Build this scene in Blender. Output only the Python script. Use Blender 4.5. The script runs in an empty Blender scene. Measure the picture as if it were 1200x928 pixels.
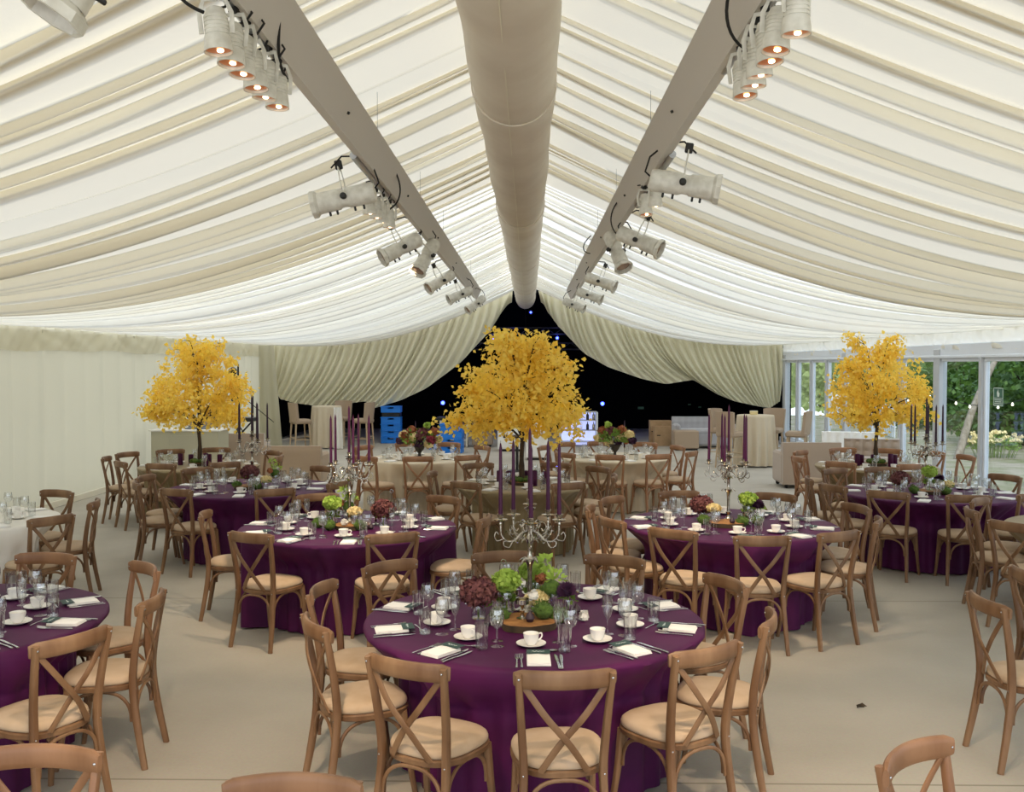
import bpy, math, random
import numpy as np
from mathutils import Vector, Matrix
random.seed(7); RNG = np.random.default_rng(7)
PI = math.pi
SC = bpy.context.scene
COL = SC.collection

# ---------------------------------------------------------------- camera
F_PX, CAM = 1155.0, Vector((0.1, 0.0, 2.145))
YAW = math.atan(20 / F_PX); PITCH = math.atan(37 / F_PX)
cam_data = bpy.data.cameras.new('camera'); cam = bpy.data.objects.new('camera', cam_data); COL.objects.link(cam)
cam_data.sensor_fit = 'HORIZONTAL'; cam_data.sensor_width = 36.0; cam_data.lens = F_PX / 1200 * 36.0
cam_data.clip_end = 300; cam_data.clip_start = 0.05
cam.location = CAM; cam.rotation_euler = (PI / 2 - PITCH, 0, YAW)
SC.camera = cam
ROT = cam.rotation_euler.to_matrix()

def at(u, v, z):
    """world point at height z seen at photo position u, v"""
    d = ROT @ Vector(((u - 600) / F_PX, (464 - v) / F_PX, -1))
    t = (z - CAM.z) / d.z
    return CAM + d * t

def atd(u, v, y):
    d = ROT @ Vector(((u - 600) / F_PX, (464 - v) / F_PX, -1))
    return CAM + d * (y / d.y)

# ---------------------------------------------------------------- materials
def srgb(h):
    h = h.lstrip('#'); c = [int(h[i:i + 2], 16) / 255 for i in (0, 2, 4)]
    return tuple((x / 12.92 if x <= .04045 else ((x + .055) / 1.055) ** 2.4) for x in c) + (1,)

def mat(name, col, rough=.6, metal=0, spec=.5, noise=None, bump=None, sheen=0, emit=None, estr=0, transl=0, tcol=None):
    m = bpy.data.materials.new(name); m.use_nodes = True
    nt = m.node_tree; N = nt.nodes; L = nt.links
    b = N['Principled BSDF']; out = N['Material Output']
    b.inputs['Base Color'].default_value = srgb(col)
    b.inputs['Roughness'].default_value = rough; b.inputs['Metallic'].default_value = metal
    b.inputs['Specular IOR Level'].default_value = spec
    if sheen: b.inputs['Sheen Weight'].default_value = sheen
    tc = N.new('ShaderNodeTexCoord')
    if noise:                                   # (second colour, scale, stretch xyz)
        c2, sc, st = noise
        mp = N.new('ShaderNodeMapping'); mp.inputs['Scale'].default_value = st
        nz = N.new('ShaderNodeTexNoise'); nz.inputs['Scale'].default_value = sc; nz.inputs['Detail'].default_value = 4
        rp = N.new('ShaderNodeMix'); rp.data_type = 'RGBA'
        rp.inputs[6].default_value = srgb(col); rp.inputs[7].default_value = srgb(c2)
        cr = N.new('ShaderNodeMapRange'); cr.inputs[1].default_value = .35; cr.inputs[2].default_value = .65
        L.new(tc.outputs['Object'], mp.inputs[0]); L.new(mp.outputs[0], nz.inputs['Vector'])
        L.new(nz.outputs['Fac'], cr.inputs[0]); L.new(cr.outputs[0], rp.inputs[0])
        L.new(rp.outputs[2], b.inputs['Base Color'])
    if bump:                                    # (scale, strength, distance)
        nb = N.new('ShaderNodeTexNoise'); nb.inputs['Scale'].default_value = bump[0]
        bp = N.new('ShaderNodeBump'); bp.inputs['Strength'].default_value = bump[1]; bp.inputs['Distance'].default_value = bump[2]
        L.new(tc.outputs['Object'], nb.inputs['Vector']); L.new(nb.outputs['Fac'], bp.inputs['Height']); L.new(bp.outputs[0], b.inputs['Normal'])
    if emit:
        b.inputs['Emission Color'].default_value = srgb(emit); b.inputs['Emission Strength'].default_value = estr
    if transl:
        t = N.new('ShaderNodeBsdfTranslucent'); t.inputs[0].default_value = srgb(tcol or col)
        mx = N.new('ShaderNodeMixShader'); mx.inputs[0].default_value = transl
        L.new(b.outputs[0], mx.inputs[1]); L.new(t.outputs[0], mx.inputs[2]); L.new(mx.outputs[0], out.inputs[0])
    return m

def glass_mat(name, tint='#FFFFFF', refl=1.0, base=.05, rough=.02):
    m = bpy.data.materials.new(name); m.use_nodes = True
    nt = m.node_tree; N = nt.nodes; L = nt.links
    N.remove(N['Principled BSDF'])
    tr = N.new('ShaderNodeBsdfTransparent'); tr.inputs[0].default_value = srgb(tint)
    gl = N.new('ShaderNodeBsdfGlossy'); gl.inputs['Roughness'].default_value = rough
    lw = N.new('ShaderNodeLayerWeight'); lw.inputs[0].default_value = .5
    pw = N.new('ShaderNodeMath'); pw.operation = 'POWER'; pw.inputs[1].default_value = 3.5; L.new(lw.outputs['Facing'], pw.inputs[0])
    ma = N.new('ShaderNodeMath'); ma.operation = 'MULTIPLY_ADD'; ma.inputs[1].default_value = refl; ma.inputs[2].default_value = base
    ma.use_clamp = True
    mx = N.new('ShaderNodeMixShader')
    L.new(pw.outputs[0], ma.inputs[0]); L.new(ma.outputs[0], mx.inputs[0])
    L.new(tr.outputs[0], mx.inputs[1]); L.new(gl.outputs[0], mx.inputs[2]); L.new(mx.outputs[0], N['Material Output'].inputs[0])
    return m

M = {}
M['wood'] = mat('oak_limed', '#8C6B4C', .5, noise=('#6D4C30', 9, (1, 1, .25)), bump=(60, .15, .002))
M['wood_warm'] = mat('oak_warm', '#9E7351', .45, noise=('#855D3E', 9, (1, 1, .25)), bump=(60, .15, .002))
M['pad'] = mat('beige_linen', '#C6AE94', .9, noise=('#B89E80', 5, (1, 1, 1)), bump=(300, .2, .001))
M['purple'] = mat('plum_cloth', '#501446', .6, spec=.2, noise=('#42113C', 3, (1, 1, 1)), bump=(400, .12, .001))
M['taupe'] = mat('taupe_cloth', '#94835F', .7, sheen=.1, noise=('#84714F', 3, (1, 1, 1)), bump=(400, .12, .001))
M['cream_cloth'] = mat('cream_cloth', '#CDBEA4', .8, sheen=.05, bump=(400, .12, .001))
M['white_cloth'] = mat('white_cloth', '#E8E4DC', .8, bump=(400, .1, .001))
M['napkin'] = mat('napkin_linen', '#F4F2EE', .85, bump=(250, .2, .001))
M['china'] = mat('china', '#F2EFE9', .18)
M['steel'] = mat('cutlery_steel', '#C9C9CB', .18, metal=1)
M['silver'] = mat('antique_silver', '#CFC9BE', .24, metal=1, noise=('#8E877A', 30, (1, 1, 1)))
M['glass'] = glass_mat('table_glass', '#FDFEFE', 1.0, .13)
M['pane'] = glass_mat('window_glass', '#F4F8F9', .35, .015, .01)
M['card'] = mat('menu_green', '#2A4642', .6)
M['ink'] = mat('white_ink', '#DDE5E0', .6)
M['candle'] = mat('plum_wax', '#430F36', .4, spec=.3)
M['candle_dark'] = mat('dark_wax', '#2E1028', .4, spec=.3)
M['black'] = mat('black_metal', '#15140F', .5)
M['rubber'] = mat('black_rubber', '#1A1815', .8)
M['can'] = mat('white_lamp_paint', '#DEDBCF', .4, noise=('#C6C2B4', 20, (1, 1, 1)))
M['lens'] = mat('warm_lens', '#B5794F', .3, metal=.8, emit='#FF9050', estr=.12)
M['hot_bulb'] = mat('hot_bulb', '#FFE8C8', .3, emit='#FFD2A0', estr=7)
M['lens_off'] = mat('dull_lens', '#B59A86', .15, metal=.5)
M['beam'] = mat('beam_paint', '#C6BFB5', .55)
M['alu'] = mat('aluminium', '#B8BABC', .3, metal=.9)
M['duct'] = mat('duct_cloth', '#E2D9C8', .75, noise=('#D8CDBB', 2, (1, 1, .4)), bump=(8, .3, .01))
M['frame_white'] = mat('window_white', '#DFE3E8', .45)
M['frame_grey'] = mat('post_grey', '#BFC1C3', .5)
M['trim'] = mat('skirting', '#E5DEC9', .6)
M['crate'] = mat('blue_plastic', '#0E78D8', .45)
M['card_box'] = mat('cardboard', '#B3936F', .85, noise=('#A68763', 6, (1, 1, 1)))
M['sofa_grey'] = mat('grey_velvet', '#A6A3A4', .8, sheen=.4)
M['sofa_taupe'] = mat('taupe_velvet', '#A08C78', .8, sheen=.4)
M['stool'] = mat('taupe_leather', '#A8927A', .65)
M['stool_leg'] = mat('pale_oak', '#B79F80', .6)
M['void'] = mat('black_drape', '#060608', .95, spec=.1)
M['bark'] = mat('bark', '#4A3A28', .9, noise=('#33281A', 12, (1, 1, .3)), bump=(25, .6, .01))
M['pale_bark'] = mat('pale_bark', '#8F8474', .9, noise=('#6E6452', 12, (1, 1, .3)), bump=(25, .6, .01))
M['yellow'] = mat('golden_leaf', '#FFD442', .5, noise=('#FFE87C', 3, (1, 1, 1)), transl=.5, tcol='#FFE468')
M['moss'] = mat('moss', '#55702A', .95, noise=('#3C531C', 25, (1, 1, 1)), bump=(60, 1, .01))
M['leafgreen'] = mat('leaf_green', '#7F9A3F', .6, noise=('#5D7A2C', 6, (1, 1, 1)), transl=.3)
M['bloom_green'] = mat('bloom_green', '#A9C455', .7, transl=.25)
M['bloom_wine'] = mat('bloom_wine', '#5E2F35', .8, noise=('#7A4A44', 12, (1, 1, 1)))
M['bloom_purple'] = mat('bloom_purple', '#3A1536', .7)
M['bloom_cream'] = mat('bloom_cream', '#EBD9A0', .7, transl=.2)
M['bloom_rust'] = mat('bloom_rust', '#9A5A34', .7)
M['bloom_white'] = mat('bloom_white', '#F3F0E8', .7, transl=.2)
M['bloom_red'] = mat('bloom_red', '#8A2C38', .7)
M['slice'] = mat('wood_slice', '#B07E48', .8, noise=('#8A5D30', 18, (1, 1, 1)))
M['fig'] = mat('fig', '#33202E', .5)
M['urn'] = mat('urn_bronze', '#2E2822', .5)
M['hedge'] = mat('hedge_leaf', '#58782F', .6, noise=('#35521E', 1.2, (1, 1, 1)), transl=.25)
M['hedge2'] = mat('hedge_leaf_pale', '#9DA869', .6, noise=('#6F8244', 1.2, (1, 1, 1)), transl=.25)
M['yard'] = mat('gravel_yard', '#978B78', .95, noise=('#6F7048', 1.5, (1, 1, 1)), bump=(40, .5, .02))
M['bulb'] = mat('bulb', '#FFF6DC', .3, emit='#FFF3D8', estr=3)
M['blue_lamp'] = mat('blue_lamp', '#2030FF', .3, emit='#3040FF', estr=14)
M['white_glow'] = mat('lit_panel', '#DDE4FF', .4, emit='#B9C4FF', estr=.7)
M['sticker'] = mat('sticker_white', '#DDE8E0', .5)
M['sticker_green'] = mat('sticker_green', '#3E6B55', .5)
M['screen'] = mat('laptop_grey', '#5A5F66', .4)

def cloth_lining(name, col, tcol, w=.55):
    """ivory tent lining: lets daylight through"""
    return mat(name, col, .9, spec=.1, transl=w, tcol=tcol, bump=(35, .12, .01))
M['lining_ivory'] = cloth_lining('lining_ivory', '#DED5BF', '#F0E6CF', .31)
M['lining_white'] = cloth_lining('lining_white', '#ECE8DC', '#FBF5E6', .43)
M['lining_end'] = cloth_lining('lining_end', '#EDE8CB', '#EFE8C8', .12)
M['valance'] = cloth_lining('valance_cloth', '#DAD4BC', '#F0EAD2', .3)
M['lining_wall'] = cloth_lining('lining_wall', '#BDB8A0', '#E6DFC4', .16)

def floor_mat():
    m = mat('tent_carpet', '#A99F8E', .85, bump=(180, .35, .004))
    nt = m.node_tree; N = nt.nodes; L = nt.links; b = N['Principled BSDF']
    tc = N.new('ShaderNodeTexCoord')
    n1 = N.new('ShaderNodeTexNoise'); n1.inputs['Scale'].default_value = .9; n1.inputs['Detail'].default_value = 6
    n2 = N.new('ShaderNodeTexNoise'); n2.inputs['Scale'].default_value = 60
    L.new(tc.outputs['Object'], n1.inputs['Vector']); L.new(tc.outputs['Object'], n2.inputs['Vector'])
    mx = N.new('ShaderNodeMix'); mx.data_type = 'RGBA'; mx.inputs[6].default_value = srgb('#AEA698'); mx.inputs[7].default_value = srgb('#C0B8AA')
    mr = N.new('ShaderNodeMapRange'); mr.inputs[1].default_value = .3; mr.inputs[2].default_value = .7
    L.new(n1.outputs['Fac'], mr.inputs[0]); L.new(mr.outputs[0], mx.inputs[0])
    m2 = N.new('ShaderNodeMix'); m2.data_type = 'RGBA'; m2.blend_type = 'MULTIPLY'; m2.inputs[0].default_value = .18
    L.new(mx.outputs[2], m2.inputs[6]); L.new(n2.outputs['Color'], m2.inputs[7])
    # seams where two carpet widths meet, every 3.93 m
    sp = N.new('ShaderNodeSeparateXYZ'); L.new(tc.outputs['Object'], sp.inputs[0])
    a = N.new('ShaderNodeMath'); a.operation = 'SUBTRACT'; a.inputs[1].default_value = 5.0 - .5 * 3.93
    L.new(sp.outputs[1], a.inputs[0])
    w = N.new('ShaderNodeMath'); w.operation = 'PINGPONG'; w.inputs[1].default_value = 3.93 / 2
    L.new(a.outputs[0], w.inputs[0])
    g = N.new('ShaderNodeMath'); g.operation = 'GREATER_THAN'; g.inputs[1].default_value = 3.93 / 2 - .008
    L.new(w.outputs[0], g.inputs[0])
    m3 = N.new('ShaderNodeMix'); m3.data_type = 'RGBA'; m3.inputs[7].default_value = srgb('#8B8576')
    L.new(g.outputs[0], m3.inputs[0]); L.new(m2.outputs[2], m3.inputs[6]); L.new(m3.outputs[2], b.inputs['Base Color'])
    return m
M['floor'] = floor_mat()

# ---------------------------------------------------------------- mesh builder
class MB:
    def __init__(s): s.v = []; s.f = []; s.smooth = True
    def add(s, vs, fs):
        b = len(s.v); s.v.extend([tuple(p) for p in vs]); s.f.extend([tuple(b + i for i in f) for f in fs]); return s
    def box(s, c, size, rz=0, bev=0, mtx=None):
        hx, hy, hz = size[0] / 2, size[1] / 2, size[2] / 2
        if bev:
            vs = []; b = min(bev, hx * .9, hy * .9, hz * .9)
            # chamfered box: 24 vertices
            for sx in (-1, 1):
                for sy in (-1, 1):
                    for sz in (-1, 1):
                        vs += [(sx * hx, sy * (hy - b), sz * (hz - b)), (sx * (hx - b), sy * hy, sz * (hz - b)), (sx * (hx - b), sy * (hy - b), sz * hz)]
            I = lambda sx, sy, sz, k: ((sx > 0) * 4 + (sy > 0) * 2 + (sz > 0)) * 3 + k
            fs = []
            for q in (-1, 1):
                fs.append([I(q, -1, -1, 0), I(q, 1, -1, 0), I(q, 1, 1, 0), I(q, -1, 1, 0)])
                fs.append([I(-1, q, -1, 1), I(-1, q, 1, 1), I(1, q, 1, 1), I(1, q, -1, 1)])
                fs.append([I(-1, -1, q, 2), I(1, -1, q, 2), I(1, 1, q, 2), I(-1, 1, q, 2)])
            for a in (-1, 1):
                for c_ in (-1, 1):
                    fs.append([I(a, c_, -1, 0), I(a, c_, 1, 0), I(a, c_, 1, 1), I(a, c_, -1, 1)])
                    fs.append([I(a, -1, c_, 0), I(a, 1, c_, 0), I(a, 1, c_, 2), I(a, -1, c_, 2)])
                    fs.append([I(-1, a, c_, 1), I(1, a, c_, 1), I(1, a, c_, 2), I(-1, a, c_, 2)])
            for a in (-1, 1):
                for c_ in (-1, 1):
                    for d in (-1, 1): fs.append([I(a, c_, d, 0), I(a, c_, d, 1), I(a, c_, d, 2)])
        else:
            vs = [(x * hx, y * hy, z * hz) for x in (-1, 1) for y in (-1, 1) for z in (-1, 1)]
            fs = [(0, 1, 3, 2), (4, 6, 7, 5), (0, 4, 5, 1), (2, 3, 7, 6), (0, 2, 6, 4), (1, 5, 7, 3)]
        mt = mtx or Matrix.Rotation(rz, 3, 'Z')
        c = Vector(c)
        return s.add([mt @ Vector(p) + c for p in vs], fs)
    def sweep(s, pts, a, b=None, ref=(0, 0, 1), n=8, pw=1.0, closed=False, cap=True):
        """a, b: half sizes across and along ref (numbers or lists)"""
        pts = [Vector(p) for p in pts]; k = len(pts); ref0 = Vector(ref); vs = []
        A = a if isinstance(a, (list, tuple)) else [a] * k
        B = A if b is None else (b if isinstance(b, (list, tuple)) else [b] * k)
        prev = None
        for i, p in enumerate(pts):
            if closed: t = pts[(i + 1) % k] - pts[i - 1]
            else: t = pts[min(i + 1, k - 1)] - pts[max(i - 1, 0)]
            t.normalize()
            if prev is None:
                r = ref0 if abs(t.dot(ref0)) < .95 else Vector((1, 0, 0)) if abs(t.x) < .9 else Vector((0, 1, 0))
                if ref0.length > 0 and abs(t.dot(ref0)) < .95: r = ref0
            else: r = ref0 if b is not None and abs(t.dot(ref0)) < .95 else prev
            sd = t.cross(r).normalized(); up = sd.cross(t).normalized(); prev = up
            for j in range(n):
                th = 2 * PI * (j + .5) / n; c, q = math.cos(th), math.sin(th)
                c = math.copysign(abs(c) ** pw, c); q = math.copysign(abs(q) ** pw, q)
                vs.append(p + sd * (A[i] * c) + up * (B[i] * q))
        fs = []
        for i in range(k if closed else k - 1):
            i2 = (i + 1) % k
            for j in range(n):
                j2 = (j + 1) % n; fs.append((i * n + j, i * n + j2, i2 * n + j2, i2 * n + j))
        if cap and not closed:
            fs.append(tuple(range(n - 1, -1, -1))); fs.append(tuple((k - 1) * n + j for j in range(n)))
        return s.add(vs, fs)
    def lathe(s, prof, n=16, c=(0, 0, 0), axis=None, cap=True):
        """prof: list of (r, z)"""
        c = Vector(c); vs = []; fs = []
        for r, z in prof:
            for j in range(n):
                th = 2 * PI * j / n; vs.append(Vector((r * math.cos(th), r * math.sin(th), z)))
        k = len(prof)
        for i in range(k - 1):
            for j in range(n):
                j2 = (j + 1) % n; fs.append((i * n + j, i * n + j2, (i + 1) * n + j2, (i + 1) * n + j))
        if cap:
            if prof[0][0] > 1e-5: fs.append(tuple(range(n - 1, -1, -1)))
            if prof[-1][0] > 1e-5: fs.append(tuple((k - 1) * n + j for j in range(n)))
        if axis is not None:
            q = Vector((0, 0, 1)).rotation_difference(Vector(axis).normalized()).to_matrix(); vs = [q @ p for p in vs]
        return s.add([p + c for p in vs], fs)
    def sphere(s, c, r, n=10, m=6, sz=1, jit=0):
        prof = [(max(1e-4, r * math.sin(PI * i / m)), -r * sz * math.cos(PI * i / m)) for i in range(m + 1)]
        b = len(s.v); s.lathe(prof, n, c)
        if jit:
            for i in range(b, len(s.v)):
                p = Vector(s.v[i]); d = p - Vector(c); s.v[i] = tuple(Vector(c) + d * (1 + random.uniform(-jit, jit)))
        return s
    def grid(s, P):
        """P: array (h, w, 3)"""
        h, w = P.shape[:2]; b = len(s.v); s.v.extend(map(tuple, P.reshape(-1, 3).tolist()))
        for i in range(h - 1):
            for j in range(w - 1):
                a = b + i * w + j; s.f.append((a, a + 1, a + w + 1, a + w))
        return s
    def xf(s, mt):
        s.v = [tuple(mt @ Vector(p)) for p in s.v]; return s
    def mesh(s, name, m, smooth=True):
        me = bpy.data.meshes.new(name); me.from_pydata(s.v, [], s.f)
        if m is not None: me.materials.append(M[m] if isinstance(m, str) else m)
        if smooth: me.polygons.foreach_set('use_smooth', [True] * len(me.polygons))
        me.update(); return me
    def build(s, name, m, parent=None, smooth=True, loc=None, flat_angle=None):
        me = s.mesh(name, m, smooth)
        if smooth and flat_angle is not False:
            try: me.set_sharp_from_angle(angle=math.radians(flat_angle or 40))
            except Exception: pass
        o = bpy.data.objects.new(name, me); COL.objects.link(o)
        if parent: o.parent = parent
        if loc: o.location = loc
        return o

def tag(o, label=None, cat=None, group=None, kind=None):
    if label: o['label'] = label
    if cat: o['category'] = cat
    if group: o['group'] = group
    if kind: o['kind'] = kind
    return o

def empty(name, loc=(0, 0, 0), rz=0):
    o = bpy.data.objects.new(name, None); COL.objects.link(o); o.location = loc; o.rotation_euler = (0, 0, rz)
    o.empty_display_size = .05
    return o

KIDS = {}
def remember(root):
    """list the parts of a template once, so copying needs no searching"""
    ch = [o for o in COL.objects if o.parent is root]
    KIDS[root.name] = ch
    for c in ch: remember(c)
    return root

USED = set()
def place(src, loc, rz=0, label=None, group=None, cat=None, scale=None, rot=None):
    """first call uses the template itself, later ones copy it with its parts"""
    if src.name not in USED:
        USED.add(src.name); o = src
    else: o = _copy(src, None)
    o.location = loc; o.rotation_euler = rot if rot else (0, 0, rz)
    if scale: o.scale = (scale,) * 3 if not isinstance(scale, tuple) else scale
    return tag(o, label, cat, group)
def _copy(o, parent):
    c = o.copy(); COL.objects.link(c)
    if parent is not None: c.parent = parent; c.matrix_parent_inverse = o.matrix_parent_inverse.copy()
    for ch in KIDS.get(o.name, []): _copy(ch, c)
    return c

HOURS = ['twelve', 'one', 'two', 'three', 'four', 'five', 'six', 'seven', 'eight', 'nine', 'ten', 'eleven']
TAKEN = {}
def clock(cx, cy, x, y, key):
    """the place round a table as a clock face, six nearest the camera; unique within key"""
    h = (math.degrees(math.atan2(x - cx, y - cy)) / 30) % 12
    S = TAKEN.setdefault(key, set())
    cands = [round(h * 2) * 2 % 48] + [round(h * 4) % 48] + [(round(h * 4) + k) % 48 for k in (1, -1, 2, -2, 3, -3)]
    for q in cands:
        if q not in S: break
    S.add(q)
    hr, qq = q // 4, q % 4
    if qq == 0: return HOURS[hr] + " o'clock"
    if qq == 1: return 'quarter past ' + HOURS[hr]
    if qq == 2: return 'half past ' + HOURS[hr]
    return 'quarter to ' + HOURS[(hr + 1) % 12]
SKY, SUN, LAMP, EXPO = 1.9, 2.4, 120, 0.42
# ================================================================ the tent
HW = 7.03; END = 27.0; FRONT = -2.5
BAYS = [FRONT, 1.5, 6.4, 11.3, 16.6, 21.6, END]
_px = np.array([0, .35, 1, 1.65, 2.4, 3, 4.1, 5.8, 7.03]); _pz = np.array([4.30, 4.13, 3.84, 3.58, 3.31, 3.12, 2.86, 2.69, 2.66])
_pf = np.polyfit(_px, _pz, 4)
def prof(ax): return np.polyval(_pf, ax)

def pleat_heights(y0, y1, dy, lo, hi, seed, amp=1.0):
    """gathered cloth: slow fall, quick turn back; returns positions and heights"""
    r = np.random.default_rng(seed); ys = np.arange(y0, y1 + dy * .5, dy); h = np.zeros_like(ys); p = y0
    while p < y1:
        w = r.uniform(lo, hi) * (1.6 if r.random() < .25 else 1); a = w * r.uniform(.10, .42) * amp; k = r.uniform(.66, .86)
        t = 1 - (ys - p) / w; m = (t >= 0) & (t < 1); tt = t[m]
        h[m] -= a * np.where(tt < k, np.sin(tt / k * PI / 2) ** 1.4, np.cos((tt - k) / (1 - k) * PI / 2) ** 1.0)
        p += w
    return ys, h

def ceiling_bay(y0, y1, side, seed, mt):
    """gathered lining: every pleat laps over the next, so the cloth lies three layers deep along the lap"""
    r = np.random.default_rng(seed); L_ = y1 - y0; ws = []
    while sum(ws) < L_: ws.append(r.uniform(.12, .40) * (2.0 if r.random() < .22 else 1))
    K = len(ws); ws = np.array(ws); lap = r.uniform(.12, .46, K) * np.minimum(ws, .34); amp_ = np.minimum(ws, .4) * r.uniform(.10, .30, K)
    f1, f2, f3 = r.uniform(0, 6.3, K), r.uniform(0, 6.3, K), r.uniform(2, 5, K)
    nx = 56; xs = np.linspace(0, HW, nx); nb, nr = 9, 5; P = np.zeros((K * (nb + nr), nx, 3))
    for j, ax in enumerate(xs):
        t = ax / HW
        w = ws * (1 + .30 * np.sin(f3 * t + f1)); w = w / w.sum() * L_
        lp_ = lap * (.62 + .38 * np.sin(f3 * t * 1.3 + f2)); A = amp_ * (.35 + .95 * math.sin(PI * min(1, t * 1.04)) ** .7)
        q = y0 + np.concatenate([[0], np.cumsum(w)])
        row = 0
        for k in range(K):
            ya, yb = q[k] - (lp_[k - 1] if k else 0), q[k + 1]; z0_ = -A[k - 1] if k else 0
            nxt = q[k + 1] - lp_[k]
            for i in range(nb):
                s_ = i / (nb - 1); P[row, j] = (side * ax, ya + (yb - ya) * s_, z0_ * (1 - s_) ** 1.7 + .35 * A[k] * math.sin(PI * s_) * -.5); row += 1
            for i in range(1, nr + 1):
                s_ = i / (nr + 1); P[row, j] = (side * ax, yb + (nxt - yb) * s_ if k < K - 1 else yb, (-A[k] * s_ ** 1.2 + .012 * math.sin(PI * s_)) if k < K - 1 else 0); row += 1
        yy = P[:, j, 1]; yc = np.clip(yy, y0, y1)
        P[:, j, 2] += prof(ax) - .05 * np.sin(PI * (yc - y0) / L_) * math.sin(PI * t) + .035
    o = MB().grid(P).build('ceiling', mt, flat_angle=False)
    return tag(o, kind='structure')
for i in range(len(BAYS) - 1):
    for sd in (-1, 1):
        ceiling_bay(BAYS[i], BAYS[i + 1], sd, 10 * i + sd + 3, 'lining_ivory' if BAYS[i + 1] < 12 else 'lining_white')

# floor, stage floor
tag(MB().box((0, 15, -.05), (14.6, 36, .1)).build('floor', 'floor', smooth=False), kind='structure')

# ivory wall with soft pleats
def soft_wall(name, x, y0, y1, z0, z1, seed, m, amp=.03, lo=.25, hi=.9, sgn=1):
    ys = np.arange(y0, y1 + .02, .04); r = np.random.default_rng(seed)
    h = np.zeros_like(ys); p = y0
    while p < y1:
        w = r.uniform(lo, hi); c = p + w / 2; s_ = r.uniform(.03, .12); h += r.uniform(.3, 1) * np.exp(-((ys - c) / s_) ** 2); p += w
    zs = np.linspace(z0, z1, 10); P = np.zeros((len(zs), len(ys), 3))
    for i, z in enumerate(zs):
        k = (z - z0) / (z1 - z0)
        P[i, :, 0] = x + sgn * amp * h * (.5 + .8 * (1 - abs(2 * k - 1)) + .3 * k); P[i, :, 1] = ys; P[i, :, 2] = z
    return tag(MB().grid(P).build(name, m, flat_angle=False), kind='structure')
soft_wall('wall_left', -HW, FRONT, END, 0, 2.66, 3, 'lining_wall')
# gathered valance under the eaves
def valance(name, x, sgn, seed, z0, z1, m):
    ys = np.arange(FRONT, END, .06); r = np.random.default_rng(seed); P = np.zeros((9, len(ys), 3))
    for i in range(9):
        k = i / 8
        P[i, :, 1] = ys; P[i, :, 2] = z0 + (z1 - z0) * k + .012 * np.sin(ys * 3.1) * (1 - k) - .03 * np.abs(np.sin(PI * (ys - 1.5) / 4.95)) * (1 - k)
        P[i, :, 0] = x + sgn * (.03 + .03 * (1 - k) + .02 * np.sin(ys * 9 + k * 6 + 2 * np.sin(ys * 2.3)) * (1 - abs(2 * k - .8) * .6) * np.sin(ys * 1.3 + seed) + .01 * np.sin(ys * 17 - k * 9 + 2 * np.sin(ys * 3.7)) + .012 * np.sin(ys * 4 - k * 4))
    return tag(MB().grid(P).build(name, m, flat_angle=False), kind='structure')
valance('trim_1', -HW, 1, 1, 2.37, 2.70, 'valance')
valance('trim_2', HW, -1, 2, 2.40, 2.70, 'lining_white')
tag(MB().box((-HW + .03, 12.25, .05), (.03, 29.5, .10), bev=.008).build('baseboard_left', 'trim'), kind='structure')

# ---- window wall: posts, frames, panes
WX = HW - .02
big = [2.0, 6.9, 11.8, 16.7, 21.6, 26.6]
for y in big: tag(MB().box((WX, y, 1.2), (.14, .24, 2.4), bev=.01).build('trim_3', 'frame_grey', smooth=False), kind='structure')
tag(MB().box((WX, 12.25, 2.37), (.10, 29.5, .22), bev=.01).build('trim_4', 'frame_white'), kind='structure')
tag(MB().box((WX - .02, 12.25, 2.27), (.12, 29.5, .05), bev=.01).build('trim_5', 'frame_white'), kind='structure')
tag(MB().box((WX, 12.25, .09), (.14, 29.5, .18), bev=.01).build('trim_6', 'frame_white'), kind='structure')
k = 0
spans = []
for a, b in zip(big[:-1], big[1:]):
    n = 4 if a > 20 else 3
    w = (b - a) / n
    for q in range(n): spans.append((a + q * w, a + (q + 1) * w, q))
spans = [s_ for s_ in spans if s_[1] > 1.9]
for a, b, q in spans:
    k += 1
    e = empty('window_%d' % k, (WX, (a + b) / 2, 0)); tag(e, kind='structure')
    hw = (b - a) / 2; fr = MB()
    lo = -hw + (.13 if q == 0 else .0)
    for yy in (lo + .035, hw - .06): fr.box((-.0, yy, 1.21), (.07, .06, 2.06), bev=.006)
    fr.box((0, 0, .20), (.06, 2 * hw - .1, .06), bev=.006); fr.box((0, 0, 2.22), (.06, 2 * hw - .1, .06), bev=.006)
    fr.build('window_frame', 'frame_white', e)
    if q: MB().box((-.02, -hw, 1.21), (.12, .09, 2.1), bev=.008).build('mullion', 'frame_grey', e)
    MB().box((.0, 0, 1.21), (.008, 2 * hw - .12, 2.0)).build('window_glass', 'pane', e, smooth=False)

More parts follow.
